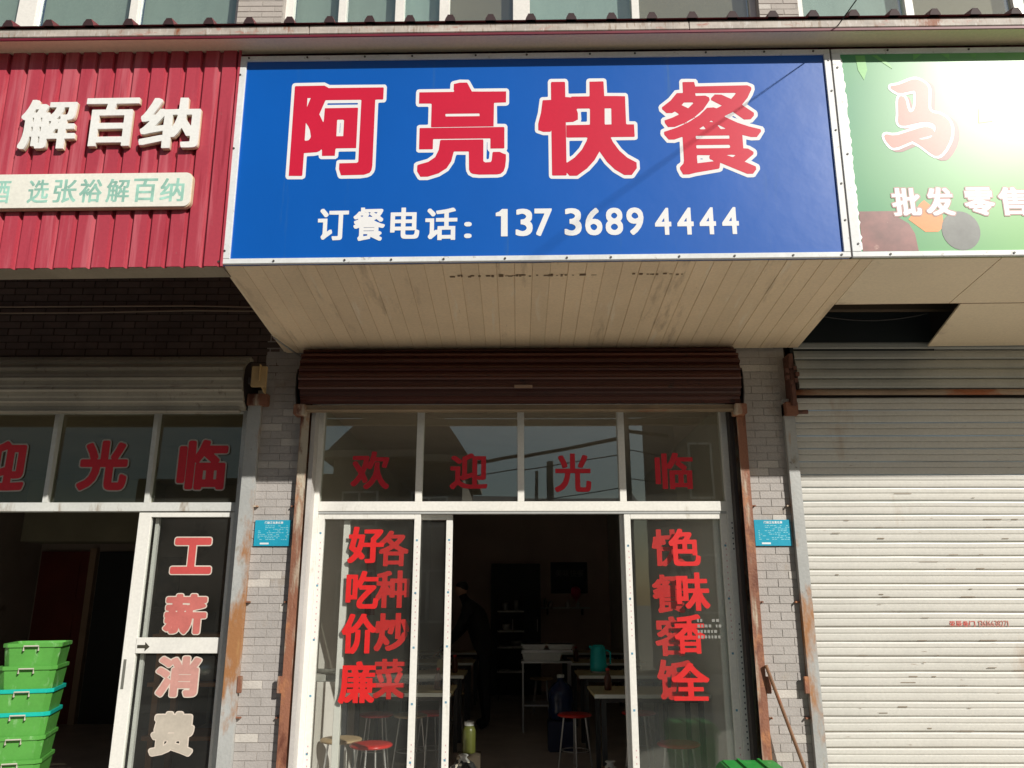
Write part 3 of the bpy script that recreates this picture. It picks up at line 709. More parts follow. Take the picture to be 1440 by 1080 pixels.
# ------------------------------------------------------------------ signs
def ring(parent, x0, x1, z0, z1, wl, wr, wt, wb, y, m, fn):
    B(x0, x1, y, y + .02, z0, z0 + wb).build('edge_trim', m, parent, fn=fn, bev=.002)
    B(x0, x1, y, y + .02, z1 - wt, z1).build('edge_trim', m, parent, fn=fn, bev=.002)
    B(x0, x0 + wl, y - .001, y + .019, z0 + wb, z1 - wt).build('edge_trim', m, parent, fn=fn, bev=.002)
    B(x1 - wr, x1, y - .001, y + .019, z0 + wb, z1 - wt).build('edge_trim', m, parent, fn=fn, bev=.002)
def screws(parent, pts, y, fn):
    q = MB()
    for x, z in pts: q.prism([(x + .006 * math.cos(a), z + .006 * math.sin(a)) for a in np.linspace(0, 2 * math.pi, 8, endpoint=False)], y - .004, y, 'y')
    q.build('screws', screwm, parent, fn=fn, kind='stuff')
SY = -1.285
bs = thing('shop_sign', 'large blue sign box with four big red white-edged characters and a phone number', 'sign', (0.1, SY, 3.28))
B(-1.612, 1.812, SY + .003, -1.20, 3.287, 4.572).build('panel', blue, bs, fn=lean)
ring(bs, -1.616, 1.815, 3.285, 4.574, .046, .036, .032, .030, SY - .008, trim, lean)
pts = [(-1.60 + .31 * k + random.uniform(-.06, .06), 3.298) for k in range(12)] + [(-1.58 + .33 * k + random.uniform(-.05, .05), 4.560) for k in range(11)] + [(-1.600, z) for z in (3.36, 3.98, 4.45)] + [(1.803, z) for z in (3.5, 3.72, 4.05, 4.3, 4.5)]
screws(bs, pts, SY - .0085, lean)
YG = SY + .0015
def zz(x, z): return z - .009 * x
for ch, b in {'阿': (-1.300, -.750, 3.790, 4.402), '亮': (-.581, -.044, 3.776, 4.410), '快': (.102, .690, 3.772, 4.407), '餐': (.810, 1.405, 3.770, 4.397)}.items():
    glyph(ch, *b, YG, redv, bs, kx={'餐': 3, '阿': 4}.get(ch, 4), ky={'餐': 1}.get(ch, 3), outline=.033, mo=whitev, fn=lean, depth=.0008, odepth=.0007)
for ch, b in {'订': (-1.102, -.932, 3.420, 3.608), '餐': (-.905, -.731, 3.415, 3.613), '电': (-.700, -.539, 3.424, 3.610), '话': (-.507, -.33, 3.414, 3.606), ':': (-.292, -.250, 3.424, 3.520)}.items():
    glyph(ch, *b, YG, whitev, bs, kx=3 if ch != ':' else 1, ky=2 if ch != ':' else 1, fn=lean, depth=.0008)
def digits(s, x0, x1, z0, z1, gap=.012, parent=None, m=None, y=None, fn=None, kx=3, ky=1):
    wd = (x1 - x0 - gap * (len(s) - 1)) / (sum(.6 if c == '1' else 1 for c in s)); x = x0
    for c in s:
        ww = wd * (.6 if c == '1' else 1); glyph(c, x, x + ww, z0, z1, y, m, parent, kx=kx, ky=ky, fn=fn, depth=.0008); x += ww + gap
DG = [('1', -.118, -.052), ('3', -.008, .086), ('7', .096, .192), ('3', .262, .356), ('6', .376, .470), ('8', .488, .584), ('9', .604, .698), ('4', .760, .850), ('4', .883, .973), ('4', 1.006, 1.096), ('4', 1.130, 1.222)]
for c, a, b in DG: glyph(c, a, b, 3.432 if a < .7 else 3.430, 3.595 if a < .7 else 3.591, YG, whitev, bs, kx=2 if c != '1' else 0, ky=2 if c != '1' else 0, fn=lean, depth=.0008)

# green sign on the right
gs = thing('shop_sign', 'green printed sign with pink and white lettering at the right edge', 'sign', (3.4, SY, 3.3))
def green_mat():
    m = bpy.data.materials.new('green_print_vinyl'); m.use_nodes = True; t = m.node_tree; N = t.nodes; L = t.links; b = N['Principled BSDF']
    g = N.new('ShaderNodeNewGeometry'); sx = N.new('ShaderNodeSeparateXYZ'); L.new(g.outputs['Position'], sx.inputs[0])
    r = N.new('ShaderNodeMapRange'); r.inputs[1].default_value = 1.85; r.inputs[2].default_value = 3.4; L.new(sx.outputs[0], r.inputs[0])
    ns = N.new('ShaderNodeTexNoise'); ns.inputs['Scale'].default_value = 1.4; L.new(g.outputs['Position'], ns.inputs[0])
    ad = N.new('ShaderNodeMath'); ad.operation = 'MULTIPLY_ADD'; L.new(ns.outputs[0], ad.inputs[0]); ad.inputs[1].default_value = .5; L.new(r.outputs[0], ad.inputs[2])
    cr = N.new('ShaderNodeValToRGB'); e = cr.color_ramp.elements; e[0].position = .1; e[0].color = (.03, .26, .13, 1); e[1].position = 1.1; e[1].color = (.22, .52, .16, 1)
    L.new(ad.outputs[0], cr.inputs[0]); L.new(cr.outputs[0], b.inputs['Base Color']); b.inputs['Roughness'].default_value = .315
    return m
green = green_mat()
B(1.834, 5.2, SY + .003, -1.20, 3.290, 4.572).build('panel', green, gs, fn=lean)
ring(gs, 1.824, 5.2, 3.285, 4.574, .050, .03, .030, .030, SY - .008, trim, lean)
B(1.8155, 1.8235, SY - .004, -1.2, 3.285, 4.574).build('dark_gap', darkst, gs, fn=lean)
screws(gs, [(1.86, 3.36), (1.855, 3.9), (1.85, 4.45), (2.03, 3.298), (2.7, 3.298), (2.15, 4.56), (2.62, 4.56)], SY - .0085, lean)
# torn white backing edge beside the left trim
q = MB(); z = 3.33; lo_ = []
while z < 4.53: lo_.append((1.874 + .010 + random.uniform(-.004, .008), z)); z += .018
q.prism([(1.870, 3.33), *lo_, (1.870, 4.53)], SY + .001, SY + .003, 'y'); q.build('torn_edge', whitev, gs, fn=lean)
mt = mat('pink_print_character', (.74, .20, .16), .35, var=.08, scale=3); brp = mat('brown_print', (.23, .09, .08), .35, var=.3, scale=9, stain=[((.5, .3, .25), .22, 14, (1, 1, 1))])
# a brush-style character with drop shadow
def poly(pts, y, m, name, parent=gs, dep=.0008):
    return obj(name, loops_mesh(name, [np.array(pts)], lambda p: (p[0], p[1]), y, dep, lean), m, parent)
F_ma = dict(kx=4, ky=3, outline=.032)
glyph('brush_horse', 2.090, 2.505, 3.858, 4.375, YG + .0006, mat('shadow_print', (.30, .14, .13), .35), gs, kx=2, ky=2, fn=lean, depth=.0004, name='character_shadow')
glyph('brush_horse', 2.062, 2.478, 3.872, 4.392, YG, mt, gs, kx=0, ky=0, rnd=.012, outline=.032, fn=lean, mo=whitev, depth=.0008, odepth=.0004)
olw = mat('sepia_outline_print', (.42, .22, .20), .35)
for ch, b in {'批': (2.070, 2.240, 3.520, 3.700), '发': (2.256, 2.424, 3.520, 3.700), '零': (2.470, 2.646, 3.518, 3.698), '售': (2.660, 2.826, 3.516, 3.696)}.items():
    glyph(ch, *b, YG - .0012, whitev, gs, kx=4, ky=2, outline=.036, mo=olw, fn=lean, depth=.0006, odepth=.0008)
poly([(2.62, 4.09), (2.70, 4.10), (2.70, 4.18), (2.63, 4.18)], YG, mat('pale_yellow_print', (.80, .70, .20), .35), 'yellow_print_patch')
poly([(1.886, 3.320), (2.19, 3.320), (2.182, 3.42), (2.155, 3.48), (2.10, 3.520), (2.09, 3.556), (1.886, 3.556)], YG + .0004, brp, 'brown_print_patch')
poly([(2.155, 3.505), (2.24, 3.43), (2.31, 3.43), (2.345, 3.46), (2.345, 3.53), (2.255, 3.62), (2.23, 3.60)], YG + .0006, mat('orange_print', (.75, .26, .05), .35), 'orange_print_patch')
el = [(2.435 + .105 * math.cos(a), 3.435 + .115 * math.sin(a)) for a in np.linspace(0, 2 * math.pi, 28, endpoint=False)]
poly(el, YG + .0002, mat('grey_print', (.13, .14, .13), .35, var=.25, scale=9), 'grey_round_print')
lf_c = mat('leaf_print', (.18, .52, .14), .35)
poly([(1.965, 4.535), (2.02, 4.535), (2.025, 4.44), (2.0, 4.375), (1.972, 4.44)], YG, lf_c, 'printed_leaf')
poly([(2.06, 4.535), (2.09, 4.535), (2.16, 4.475), (2.17, 4.445)], YG, lf_c, 'printed_leaf')
for k in range(5):
    x = 2.3 + .16 * k; poly([(x, 4.54), (x + .05, 4.54), (x + .02 + random.uniform(-.03, .03), 4.50)], YG, lf_c, 'printed_leaf')

# red corrugated fascia on the left
rf = thing('corrugated_fascia', 'faded red corrugated steel fascia with raised white letters, left of the blue sign', 'sign', (-3, SY, 3.27))
pts = []; x = -5.5
while x < -1.70:
    pts += [(x, -1.295), (x + .074, -1.295), (x + .079, -1.275), (x + .098, -1.275)]; x += .1025
pts += [(x, -1.295), (-1.619, -1.295)]
m_ = MB(); n = len(pts)
for z in (3.272, 4.62):
    for (px, py) in pts: m_.v.append((px, py, z))
m_.f = [(k, k + 1, n + k + 1, n + k) for k in range(n - 1)]
nn = len(m_.v); m_.v += [(v[0], v[1] + .0015, v[2]) for v in m_.v]; m_.f += [tuple(i + nn for i in f)[::-1] for f in m_.f]
m_.build('corrugated_sheet', fascia, rf, fn=lean)
B(-5.5, -1.62, -1.27, -1.12, 3.28, 3.31).build('lower_beam', mat('dull_beam', (.32, .27, .20), .7, var=.15, scale=3), rf, fn=shear)
for ch, b in {'解': (-2.811, -2.495, 3.972, 4.281), '百': (-2.450, -2.150, 3.985, 4.288), '纳': (-2.130, -1.795, 3.968, 4.284)}.items():
    o = glyph(ch, *b, -1.327, letterw, rf, kx=3, ky=2, fn=lean, depth=.012, name='raised_letter')
    glyph(ch, *[b[0] - .001, b[1] + .001, b[2] - .001, b[3] + .001], -1.316, letteredge, o, kx=3, ky=2, fn=lean, depth=.015, name='letter_edge')
# plaque
def rrect(x0, x1, z0, z1, r, n=6):
    p = []
    for cx, cz, a0 in ((x1 - r, z0 + r, -90), (x1 - r, z1 - r, 0), (x0 + r, z1 - r, 90), (x0 + r, z0 + r, 180)):
        for k in range(n + 1): a = R(a0 + 90 * k / n); p.append((cx + r * math.cos(a), cz + r * math.sin(a)))
    return p
pq = obj('plaque', loops_mesh('plaque', [np.array(rrect(-4.6, -1.803, 3.610, 3.812, .035))], lambda p: (p[0], p[1]), -1.332, .008, lean), plaquem, rf)
obj('plaque_rim', loops_mesh('plaque_rim', [np.array(rrect(-4.605, -1.799, 3.605, 3.815, .038))], lambda p: (p[0], p[1]), -1.324, .024, lean), letteredge, pq)
for ch, b in {'酒': (-2.915, -2.805), '选': (-2.705, -2.590), '张': (-2.563, -2.435), '裕': (-2.420, -2.295), '解': (-2.270, -2.142), '百': (-2.123, -1.990), '纳': (-1.972, -1.840), '萄': (-3.07, -2.945), '葡': (-3.21, -3.085)}.items():
    glyph(ch, b[0], b[1], 3.638, 3.778, -1.3328, teal, pq, kx=2, ky=1, fn=lean, depth=.0008)

# ------------------------------------------------------------------ upper storey
ub = thing('upper_facade', 'upper storey of the building with white-framed windows above the red roof edge', 'building', (0, .1, 5))
B(-9, 7, .06, .22, 5.2, 5.3).build('wall_band', mortar, ub)
B(-9, 7, .06, .22, 7.2, 8.5).build('wall_band', upbrick, ub)
for a, b in ((-2.215, -1.86), (1.915, 2.225)):
    pc = B(a, b, .012, .22, 5.2, 7.2).build('brick_pier', mortar, ub)
    brickwork(pc, a, b, 5.55, 6.55, .010, [upbrick, brickl], L=.19, H=.046, J=.005)
for a, b in ((-9, -5.9), (5.9, 7)): B(a, b, .0, .22, 5.2, 7.2).build('brick_pier', upbrick, ub)
cur1 = mat('grey_green_curtain', (.44, .50, .46), .8, var=.07, scale=2, stretch=(3, 1, .3)); cur2 = mat('brown_blind', (.34, .27, .20), .8, var=.06)
cur3 = mat('pale_blue_curtain', (.52, .61, .58), .8, var=.06, stretch=(3, 1, .3))
def window(a, b, posts, fills, label):
    fr = MB().box(a, a + .065, .08, .14, 5.3, 7.2).box(b - .045, b, .08, .14, 5.3, 7.2).box(a + .065, b - .045, .08, .14, 5.3, 5.36).box(a + .065, b - .045, .08, .14, 7.14, 7.2)
    f = fr.build('window', white, ub, bev=.002, label=label)
    for (p0, p1) in posts: B(p0, p1, .074, .136, 5.36, 7.14).build('window_post', white, f, bev=.002)
    ed = [a + .065] + [e for p in posts for e in p] + [b - .045]
    for k in range(0, len(ed), 2):
        B(ed[k], ed[k + 1], .11, .115, 5.36, 7.14).build('pane', gls_u, f)
        B(ed[k], ed[k + 1], .105, .118, 5.885, 5.897).build('reflected_line', mat('reflection_grey_green', (.22, .27, .26), .5), f)  # added thin bar standing in for a dark line mirrored in the glass
        B(ed[k] - .01, ed[k + 1] + .01, .19, .20, 5.3, 7.2).build('curtain', fills[k // 2], f)
window(-1.86, 1.915, [(-1.43, -1.37), (-.975, -.905), (-.62, -.54), (-.03, .105), (.92, .98)], [cur1, cur1, cur3, cur2, cur3, cur2], 'wide window above the blue sign')
window(-5.9, -2.215, [(-4.5, -4.45), (-4.02, -3.87), (-3.115, -3.05)], [cur1, cur1, cur1, cur1], 'window above the red fascia')
window(2.225, 5.9, [(3.105, 3.17), (3.97, 4.05)], [cur3, cur2, cur1], 'window above the green sign')

# ------------------------------------------------------------------ small fittings
for k, (x, lab) in enumerate(((-1.607, 'turquoise notice plate with white print on the left brick pillar'), (1.667, 'turquoise notice plate with white print on the right brick pillar'))):
    t = thing('notice_plate', lab, 'notice', (x, -.02, 1.84), 'turquoise notice plates')
    B(x - .119, x + .119, -.0165, -.0115, 1.842, 2.010).build('plate', plate, t, bev=.001)
    text('门前三包责任牌', x - .055, x + .065, 1.985, 2.001, -.0172, plate_t, t, kx=3, ky=3, name='heading')
    q = MB()
    for r in range(9):
        z = 1.970 - r * .011; xx = x - .095 if r > 2 else x - .05
        while xx < x + .10:
            l = random.uniform(.006, .022)
            if random.random() < .62: q.box(xx, min(xx + l, x + .108), -.0172, -.0165, z, z + .0042)
            xx += l + .005
    q.build('small_print', mat('pale_blue_print', (.25, .62, .72), .5), t, kind='stuff')
    B(x - .078, x - .020, -.0172, -.0165, 1.853, 1.864).build('white_strip', plate_t, t)
q = MB(); q.tube([(1.535, -.075, 1.114), (1.70, -.14, .53), (1.845, -.20, .012)], .011, 8)
tag(q.build('iron_bar', mat('brown_iron', (.20, .10, .05), .6, var=.2, scale=9, stain=[(RUST, .4, 14, (1, 1, 1))])), 'thin rusty iron bar leaning against the right brick pillar', 'bar')
# cables
def cable(name, label, pts, r, group=None):
    o = MB().tube(pts, r, 6).build(name, wirem); tag(o, label, 'cable', group); return o
cable('cable', 'thin black cable rising from the corner between the blue and green signs', [(1.812, -1.45, 4.635), (2.83, -3.45, 5.725), (3.85, -5.45, 6.81), (6.4, -10.6, 9.4)], .0035)
cable('wall_cable', 'pale cable running along the brown brick wall, upper of two', [(-5.2, -.02, 3.50), (-3.1, -.02, 3.51), (-2.3, -.02, 3.512), (-1.62, -.02, 3.495)], .006).data.materials[0] = mat('pale_conduit', (.34, .25, .18), .6)
cable('wall_cable', 'pale cable running along the brown brick wall, lower of two', [(-5.2, -.02, 3.455), (-3.1, -.02, 3.462), (-2.3, -.02, 3.477), (-1.62, -.02, 3.468)], .006).data.materials[0] = mat('pale_conduit', (.34, .25, .18))

# ------------------------------------------------------------------ green crates and bin
def crate(w_, d_, h_, rim, m2):
    t = thing('crate', 'x', 'crate', (0, 0, 0), 'green plastic crates stacked in the left doorway')
    c = .035
    def octo(w0, d0, z): return [(-w0 / 2 + c, -d0 / 2, z), (w0 / 2 - c, -d0 / 2, z), (w0 / 2, -d0 / 2 + c, z), (w0 / 2, d0 / 2 - c, z), (w0 / 2 - c, d0 / 2, z), (-w0 / 2 + c, d0 / 2, z), (-w0 / 2, d0 / 2 - c, z), (-w0 / 2, -d0 / 2 + c, z)]
    def shell(levels):
        m_ = MB()
        for l in levels: m_.v += octo(*l)
        k = len(levels)
        for i in range(k - 1):
            for j in range(8): m_.f.append((i * 8 + j, i * 8 + (j + 1) % 8, (i + 1) * 8 + (j + 1) % 8, (i + 1) * 8 + j))
        m_.f.append(tuple(range(8))[::-1]); m_.f.append(tuple((k - 1) * 8 + j for j in range(8))); return m_
    shell([(w_ * .86, d_ * .88, 0), (w_ * .95, d_ * .955, h_ - .03), (w_ * .95, d_ * .955, h_ - .01), (w_ * .91, d_ * .92, h_ - .01), (w_ * .83, d_ * .85, .012)]).build('body', gcrate, t, local(t), bev=.002)
    m_ = shell([(w_ * .96, d_ * .96, h_ - .028), (w_, d_, h_ - .026), (w_, d_, h_), (w_ * .93, d_ * .94, h_), (w_ * .92, d_ * .93, h_ - .02)])
    m_.build('rim', m2, t, bev=.002)
    hx = .045
    for sy in (-1, 1):
        y = sy * d_ / 2
        MB().tube([(-hx, y, h_ - .045), (-hx, y + sy * .014, h_ - .045), (-hx, y + sy * .016, h_ - .016), (hx, y + sy * .016, h_ - .016), (hx, y + sy * .014, h_ - .045), (hx, y, h_ - .045)], .0055, 6).build('handle', mat('grey_handle', (.50, .48, .40), .4), t)
    return t
def local(t): return None
protoG = crate(.36, .44, .185, 0, gcrate); protoT = crate(.37, .44, .185, 0, tcrate)
# put the two finished crates where they belong, copies for the rest
CR = [('G', 'bright green crate, topmost of the stack in the left doorway', 1.03, 0), ('G', 'bright green crate second from the top, just above the teal-rimmed ones', .883, -.005),
      ('T', 'upper of the two green crates with a teal rim', .735, -.012), ('T', 'lower of the two green crates with a teal rim', .587, -.016), ('G', 'all-green crate directly under the two teal-rimmed crates', .438, -.02),
      ('G', 'green crate at the foot of the stack, on the frame edge', .290, -.022)]
seen = {}
for kd, lab, z, dx in CR:
    p = protoG if kd == 'G' else protoT
    o = p if kd not in seen else copy_tree(p)
    seen[kd] = 1
    o.location = (-3.40 + dx, .62, z); o.rotation_euler[2] = R(19 if z > .9 else 17.5); o['label'] = lab
st = thing('low_bench', 'low wooden bench under the stack of green crates', 'bench', (-3.38, .5, 0))
B(-3.62, -3.12, .28, .74, .25, .288).build('bench_top', woodm, st)
for a in (-3.60, -3.17):
    for b in (.30, .68): B(a, a + .035, b, b + .035, .012, .25).build('leg', woodm, st)
bn = thing('wheeled_bin', 'bright green plastic bin below the right brick pillar', 'bin', (1.25, -.7, 0))
def frust(x0, x1, y0, y1, z0, z1, t):
    m_ = MB().box(x0, x1, y0, y1, z0, z1)
    for i in range(4): v = m_.v[i]; m_.v[i] = (v[0] + (t if v[0] == x0 else -t), v[1] + (t if v[1] == y0 else -t), v[2])
    return m_
frust(1.085, 1.415, -.86, -.54, .05, .585, .04).build('body', bing, bn, bev=.012)
frust(1.070, 1.430, -.88, -.52, .585, .612, 0).build('rim', bing, bn, bev=.01)
m_ = MB().box(1.075, 1.425, -.875, -.525, .614, .648)
for i in range(4, 8): v = m_.v[i]; m_.v[i] = (v[0] + (.03 if v[0] < 1.2 else -.03), v[1] + (.03 if v[1] < -.7 else -.03), v[2] + (.012 if v[1] > -.7 else 0))
m_.build('lid', bing, bn, bev=.008)
for xx in (1.19, 1.30): MB().prism([(-.84, .648), (-.56, .660), (-.57, .670), (-.83, .658)], xx, xx + .014, 'x').build('lid_rib', bing, bn)
for xx in (1.11, 1.34): MB().tube([(xx, -.53, .05), (xx + .04, -.53, .05)], .045, 14).build('wheel', dkleg, bn)
q = MB()
for r_i in range(4):
    xx = 1.165
    while xx < 1.31:
        l = random.uniform(.010, .020)
        if random.random() < .8: q.box(xx, xx + l, .1050, .1056, 1.365 - r_i * .034, 1.365 - r_i * .034 + .018)
        xx += l + .008
q.build('small_print', mat('faint_white_print', (.26, .26, .24), .5), frg, kind='stuff')

# ------------------------------------------------------------------ inside the restaurant
def stool(loc, seatm, label, rz=0):
    t = thing('stool', label, 'stool', (0, 0, 0), 'round stools inside the shop')
    MB().lathe([(.02, .452), (.145, .452), (.158, .458), (.160, .468), (.150, .476), (.10, .480), (.02, .480)], seg=28).build('seat', seatm, t, smooth=True)
    q = MB(); q.tube([(.125 * math.cos(a), .125 * math.sin(a), .16) for a in np.linspace(0, 2 * math.pi, 17)], .006, 6); q.build('foot_ring', chrome, t)
    for k in range(4):
        a = k * math.pi / 2 + .5; c_, s_ = math.cos(a), math.sin(a)
        MB().tube([(.10 * c_, .10 * s_, .452), (.155 * c_, .155 * s_, .012)], .008, 7).build('leg', chrome, t)
    t.location = loc; t.rotation_euler[2] = rz; return t
ST = [((-1.09, 1.09), redpl, 'red stool nearest the glass, at the lower left of the left door'), ((-1.36, 1.32), tanpl, 'tan-seated stool beside the nearest red stool, by the left wall'),
      ((-1.33, 2.72), redpl, 'red stool against the left wall under the first table'), ((-1.0, 2.68), tanpl, 'tan stool under the first left table between two red ones'),
      ((-.82, 2.82), redpl, 'red stool seen between the two left door stiles'), ((.53, 2.72), redpl, 'red stool standing in the aisle by the first right table'),
      ((1.20, 1.15), redpl, 'red stool low behind the right glass door'), ((.32, 6.3), tanpl, 'far stool with pale seat below the serving trays'), ((1.15, 2.85), redpl, 'red stool behind the first right table'),
      ((-.78, 4.5), tanpl, 'tan stool beyond the second left table')]
sp = {}
for (x, y), m_, lab in ST:
    k = m_.name
    if k in sp:
        o = copy_tree(sp[k]); o.location = (x, y, 0); o.rotation_euler[2] = random.uniform(0, 1.5); o['label'] = lab
    else: sp[k] = stool((x, y, 0), m_, lab)
def table(x0, x1, y0, label):
    t = thing('dining_table', label, 'table', ((x0 + x1) / 2, y0 + .35, 0), 'dining tables along the side walls')
    B(x0, x1, y0 + .004, y0 + .70, .728, .75).build('table_top', tabtop, t)
    B(x0, x1, y0, y0 + .004, .722, .752).build('edge_band', tabedge, t)
    for a in (x0 + .06, x1 - .10):
        for b in (y0 + .05, y0 + .61): B(a, a + .04, b, b + .04, .012, .728).build('leg', dkleg, t)
    B(x0 + .08, x1 - .08, y0 + .08, y0 + .62, .68, .722).build('apron', dkleg, t)
o4 = ['first', 'second', 'third', 'fourth']
for k, y in enumerate((1.80, 3.42, 5.15, 7.15)): table(-1.535, -.56, y, f'{o4[k]} table from the door along the left wall')
for k, y in enumerate((1.70, 3.42, 5.15, 7.15)): table(.63, 1.595, y, f'{o4[k]} table from the door along the right wall')
def box_item(name, label, cat, b, m_, z=0):
    return tag(B(*b).build(name, m_, bev=.006), label, cat)
th = thing('thermos', 'turquoise thermos jug on the second right table', 'thermos', (.87, 3.80, .75))
MB().lathe([(.05, .752), (.085, .755), (.09, .80), (.082, .98), (.07, 1.02), (.045, 1.035), (.0, 1.035)], .87, 3.8, 20).build('body', kettlem, th, smooth=True)
MB().tube([(.955, 3.8, .98), (1.0, 3.8, .96), (1.0, 3.8, .84), (.955, 3.8, .82)], .010, 7).build('handle', kettlem, th)
MB().lathe([(.072, .75), (.088, .75), (.088, .765), (.072, .765)], .87, 3.8, 20).build('base_ring', steel, th)
MB().tube([(.80, 3.8, 1.005), (.775, 3.8, 1.02)], .016, 8).build('spout', kettlem, th)
for (x, y, z, s, lab) in ((-.80, 3.7, .75, .11, 'cream tissue box on the second left table'), (-.92, 5.35, .75, .11, 'cream tissue box on the third left table')):
    t = thing('tissue_box', lab, 'tissue box', (x, y, z)); B(x - .06, x + .06, y - .06, y + .06, z + .001, z + .14).build('box', mat('cream_carton', (.55, .50, .30), .6), t, bev=.006)
    MB().lathe([(.03, z + .14), (.02, z + .16), (.03, z + .18)], x, y, 9).build('tissue', white, t)
# marble-topped counter beside the left wall, just inside the glass
ct = thing('counter', 'narrow counter with a pale slab top behind the left door glass', 'counter', (-1.35, .5, 0))
B(-1.53, -1.17, .24, .72, .985, 1.03).build('slab', mat('mottled_slab', (.42, .41, .37), .4, var=.3, scale=14), ct, bev=.004)
B(-1.50, -1.46, .62, .66, .012, .985).build('leg', dkleg, ct)
# back of the room
cb = thing('tall_cabinet', 'tall dark cabinet against the back wall', 'cabinet', (-.05, 8.8, 0))
B(-.45, .38, 8.55, 9.08, .012, 2.1).build('carcass', cabm, cb, bev=.008)
for a, b in ((-.44, -.04), (-.03, .37)):
    dd = B(a, b, 8.535, 8.552, .05, 2.07).build('door', cabm, cb, bev=.004); B(b - .05, b - .04, 8.52, 8.538, 1.0, 1.2).build('handle', steel, dd)
shf = thing('wall_shelf', 'thin white shelf on the dark back wall', 'shelf', (.65, 8.95, 1.36))
B(.40, 1.23, 8.75, 9.08, 1.36, 1.39).build('board', white2, shf)
for a in (.5, 1.1): B(a, a + .02, 8.85, 9.08, 1.26, 1.36).build('support', darkst, shf)
for k, (x, r_, h_, m_, lab) in enumerate(((.47, .03, .15, stickoutg, 'slim pale bottle at the left end of the back shelf'), (.56, .04, .10, steel, 'small tin beside the slim bottle on the back shelf'), (.86, .045, .11, steel, 'steel cup in the middle of the back shelf'), (1.03, .03, .09, white2, 'small white cup under the pink balloon'))):
    tag(MB().lathe([(r_ * .9, 1.391), (r_, 1.40), (r_, 1.391 + h_ * .7), (r_ * .5, 1.391 + h_ * .85), (r_ * .45, 1.391 + h_)], x, 8.88, 12).build('container', m_, smooth=True), lab, 'container')
bl = thing('balloon', 'pink balloon above the shelf at the back', 'balloon', (1.0, 8.85, 1.5))
MB().lathe([(.01, 1.50), (.05, 1.54), (.085, 1.60), (.09, 1.66), (.07, 1.71), (.02, 1.735)], 1.0, 8.88, 16).build('bulb', pinkm, bl, smooth=True)
MB().tube([(1.0, 8.88, 1.50), (1.01, 8.88, 1.40)], .003, 5).build('string', pinkm, bl)
pb = thing('wall_board', 'dark notice board with faint white lettering on the back wall', 'board', (.9, 9.08, 1.9))
B(.58, 1.22, 9.06, 9.085, 1.62, 2.15).build('board', cabm, pb, bev=.004)
text('美味快餐', .66, 1.16, 1.90, 2.02, 9.058, mat('dim_print', (.16, .16, .14), .7), pb)
sv = thing('serving_stand', 'steel serving stand holding white trays in the aisle', 'stand', (.35, 4.9, 0))
for a in (.06, .62):
    for b in (4.72, 5.1): MB().tube([(a, b, .012), (a, b, .78)], .012, 7).build('leg', steel, sv)
B(.04, .64, 4.70, 5.12, .78, .80).build('top_plate', steel, sv); B(.06, .62, 4.72, 5.1, .30, .315).build('lower_shelf', steel, sv)
wt = mat('white_plastic_tray', (.82, .86, .84), .4)
for k, (b, lab) in enumerate((((.05, .52, 4.72, 5.10, .802, .90), 'lower white tray on the serving stand'), ((.05, .33, 4.72, 5.08, .93, .99), 'upper left white tray on the serving stand'), ((.36, .66, 4.72, 5.08, .93, .99), 'upper right white tray on the serving stand'))):
    t = thing('tray', lab, 'tray', ((b[0] + b[1]) / 2, 4.9, b[4]), 'white trays on the serving stand')
    frust(*b, .02).build('basin', wt, t, bev=.006); B(b[0] - .012, b[1] + .012, b[2] - .012, b[3] + .012, b[5] - .012, b[5]).build('rim', wt, t, bev=.003)
B(.05, .66, 4.72, 5.10, .90, .928).build('divider_plate', steel, sv)
wb = thing('water_bottle', 'large blue water bottle standing in the aisle behind the red stool', 'water bottle', (.45, 3.6, 0))
bm_ = mat('blue_bottle_plastic', (.008, .02, .07), .2)
MB().lathe([(.10, .30), (.13, .32), (.135, .40), (.125, .45), (.135, .50), (.135, .58), (.10, .64), (.035, .68), (.035, .72)], .45, 3.62, 20).build('bottle', bm_, wb, smooth=True)
MB().lathe([(.04, .715), (.04, .745), (.0, .747)], .45, 3.62, 12).build('cap', white2, wb)
B(.31, .59, 3.48, 3.76, .012, .30).build('dispenser_base', mat('dark_blue_base', (.012, .02, .06), .5), wb, bev=.01)
kr = thing('kitchen_rack', 'narrow rack with pale shelves between the cabinet and the serving stand', 'rack', (-.1, 7.9, 0))
for x_ in (-.30, .08): MB().tube([(x_, 7.75, .012), (x_, 7.75, 1.62)], .012, 6).build('post', darkst, kr); MB().tube([(x_, 8.1, .012), (x_, 8.1, 1.62)], .012, 6).build('post', darkst, kr)
for z_ in (.42, .78, 1.02, 1.32): B(-.32, .10, 7.73, 8.12, z_, z_ + .022).build('shelf', white2, kr)
for k, (x_, z_, r_, h_) in enumerate(((-.20, 1.343, .05, .12), (-.03, 1.343, .04, .16), (-.18, 1.043, .07, .10), (-.02, .803, .09, .08))):
    tag(MB().lathe([(r_ * .8, z_ + .001), (r_, z_ + h_ * .6), (r_ * .95, z_ + h_), (r_ * .7, z_ + h_)], x_, 7.9, 14).build('pot', steel, smooth=True), ('dull tin', 'taller tin', 'steel pot', 'wide steel bowl')[k] + (' at the left of the top rack shelf', ' at the right of the top rack shelf', ' on the second rack shelf', ' on the lower rack shelf')[k], 'pot')
saucem = mat('dark_sauce', (.10, .03, .015), .3)
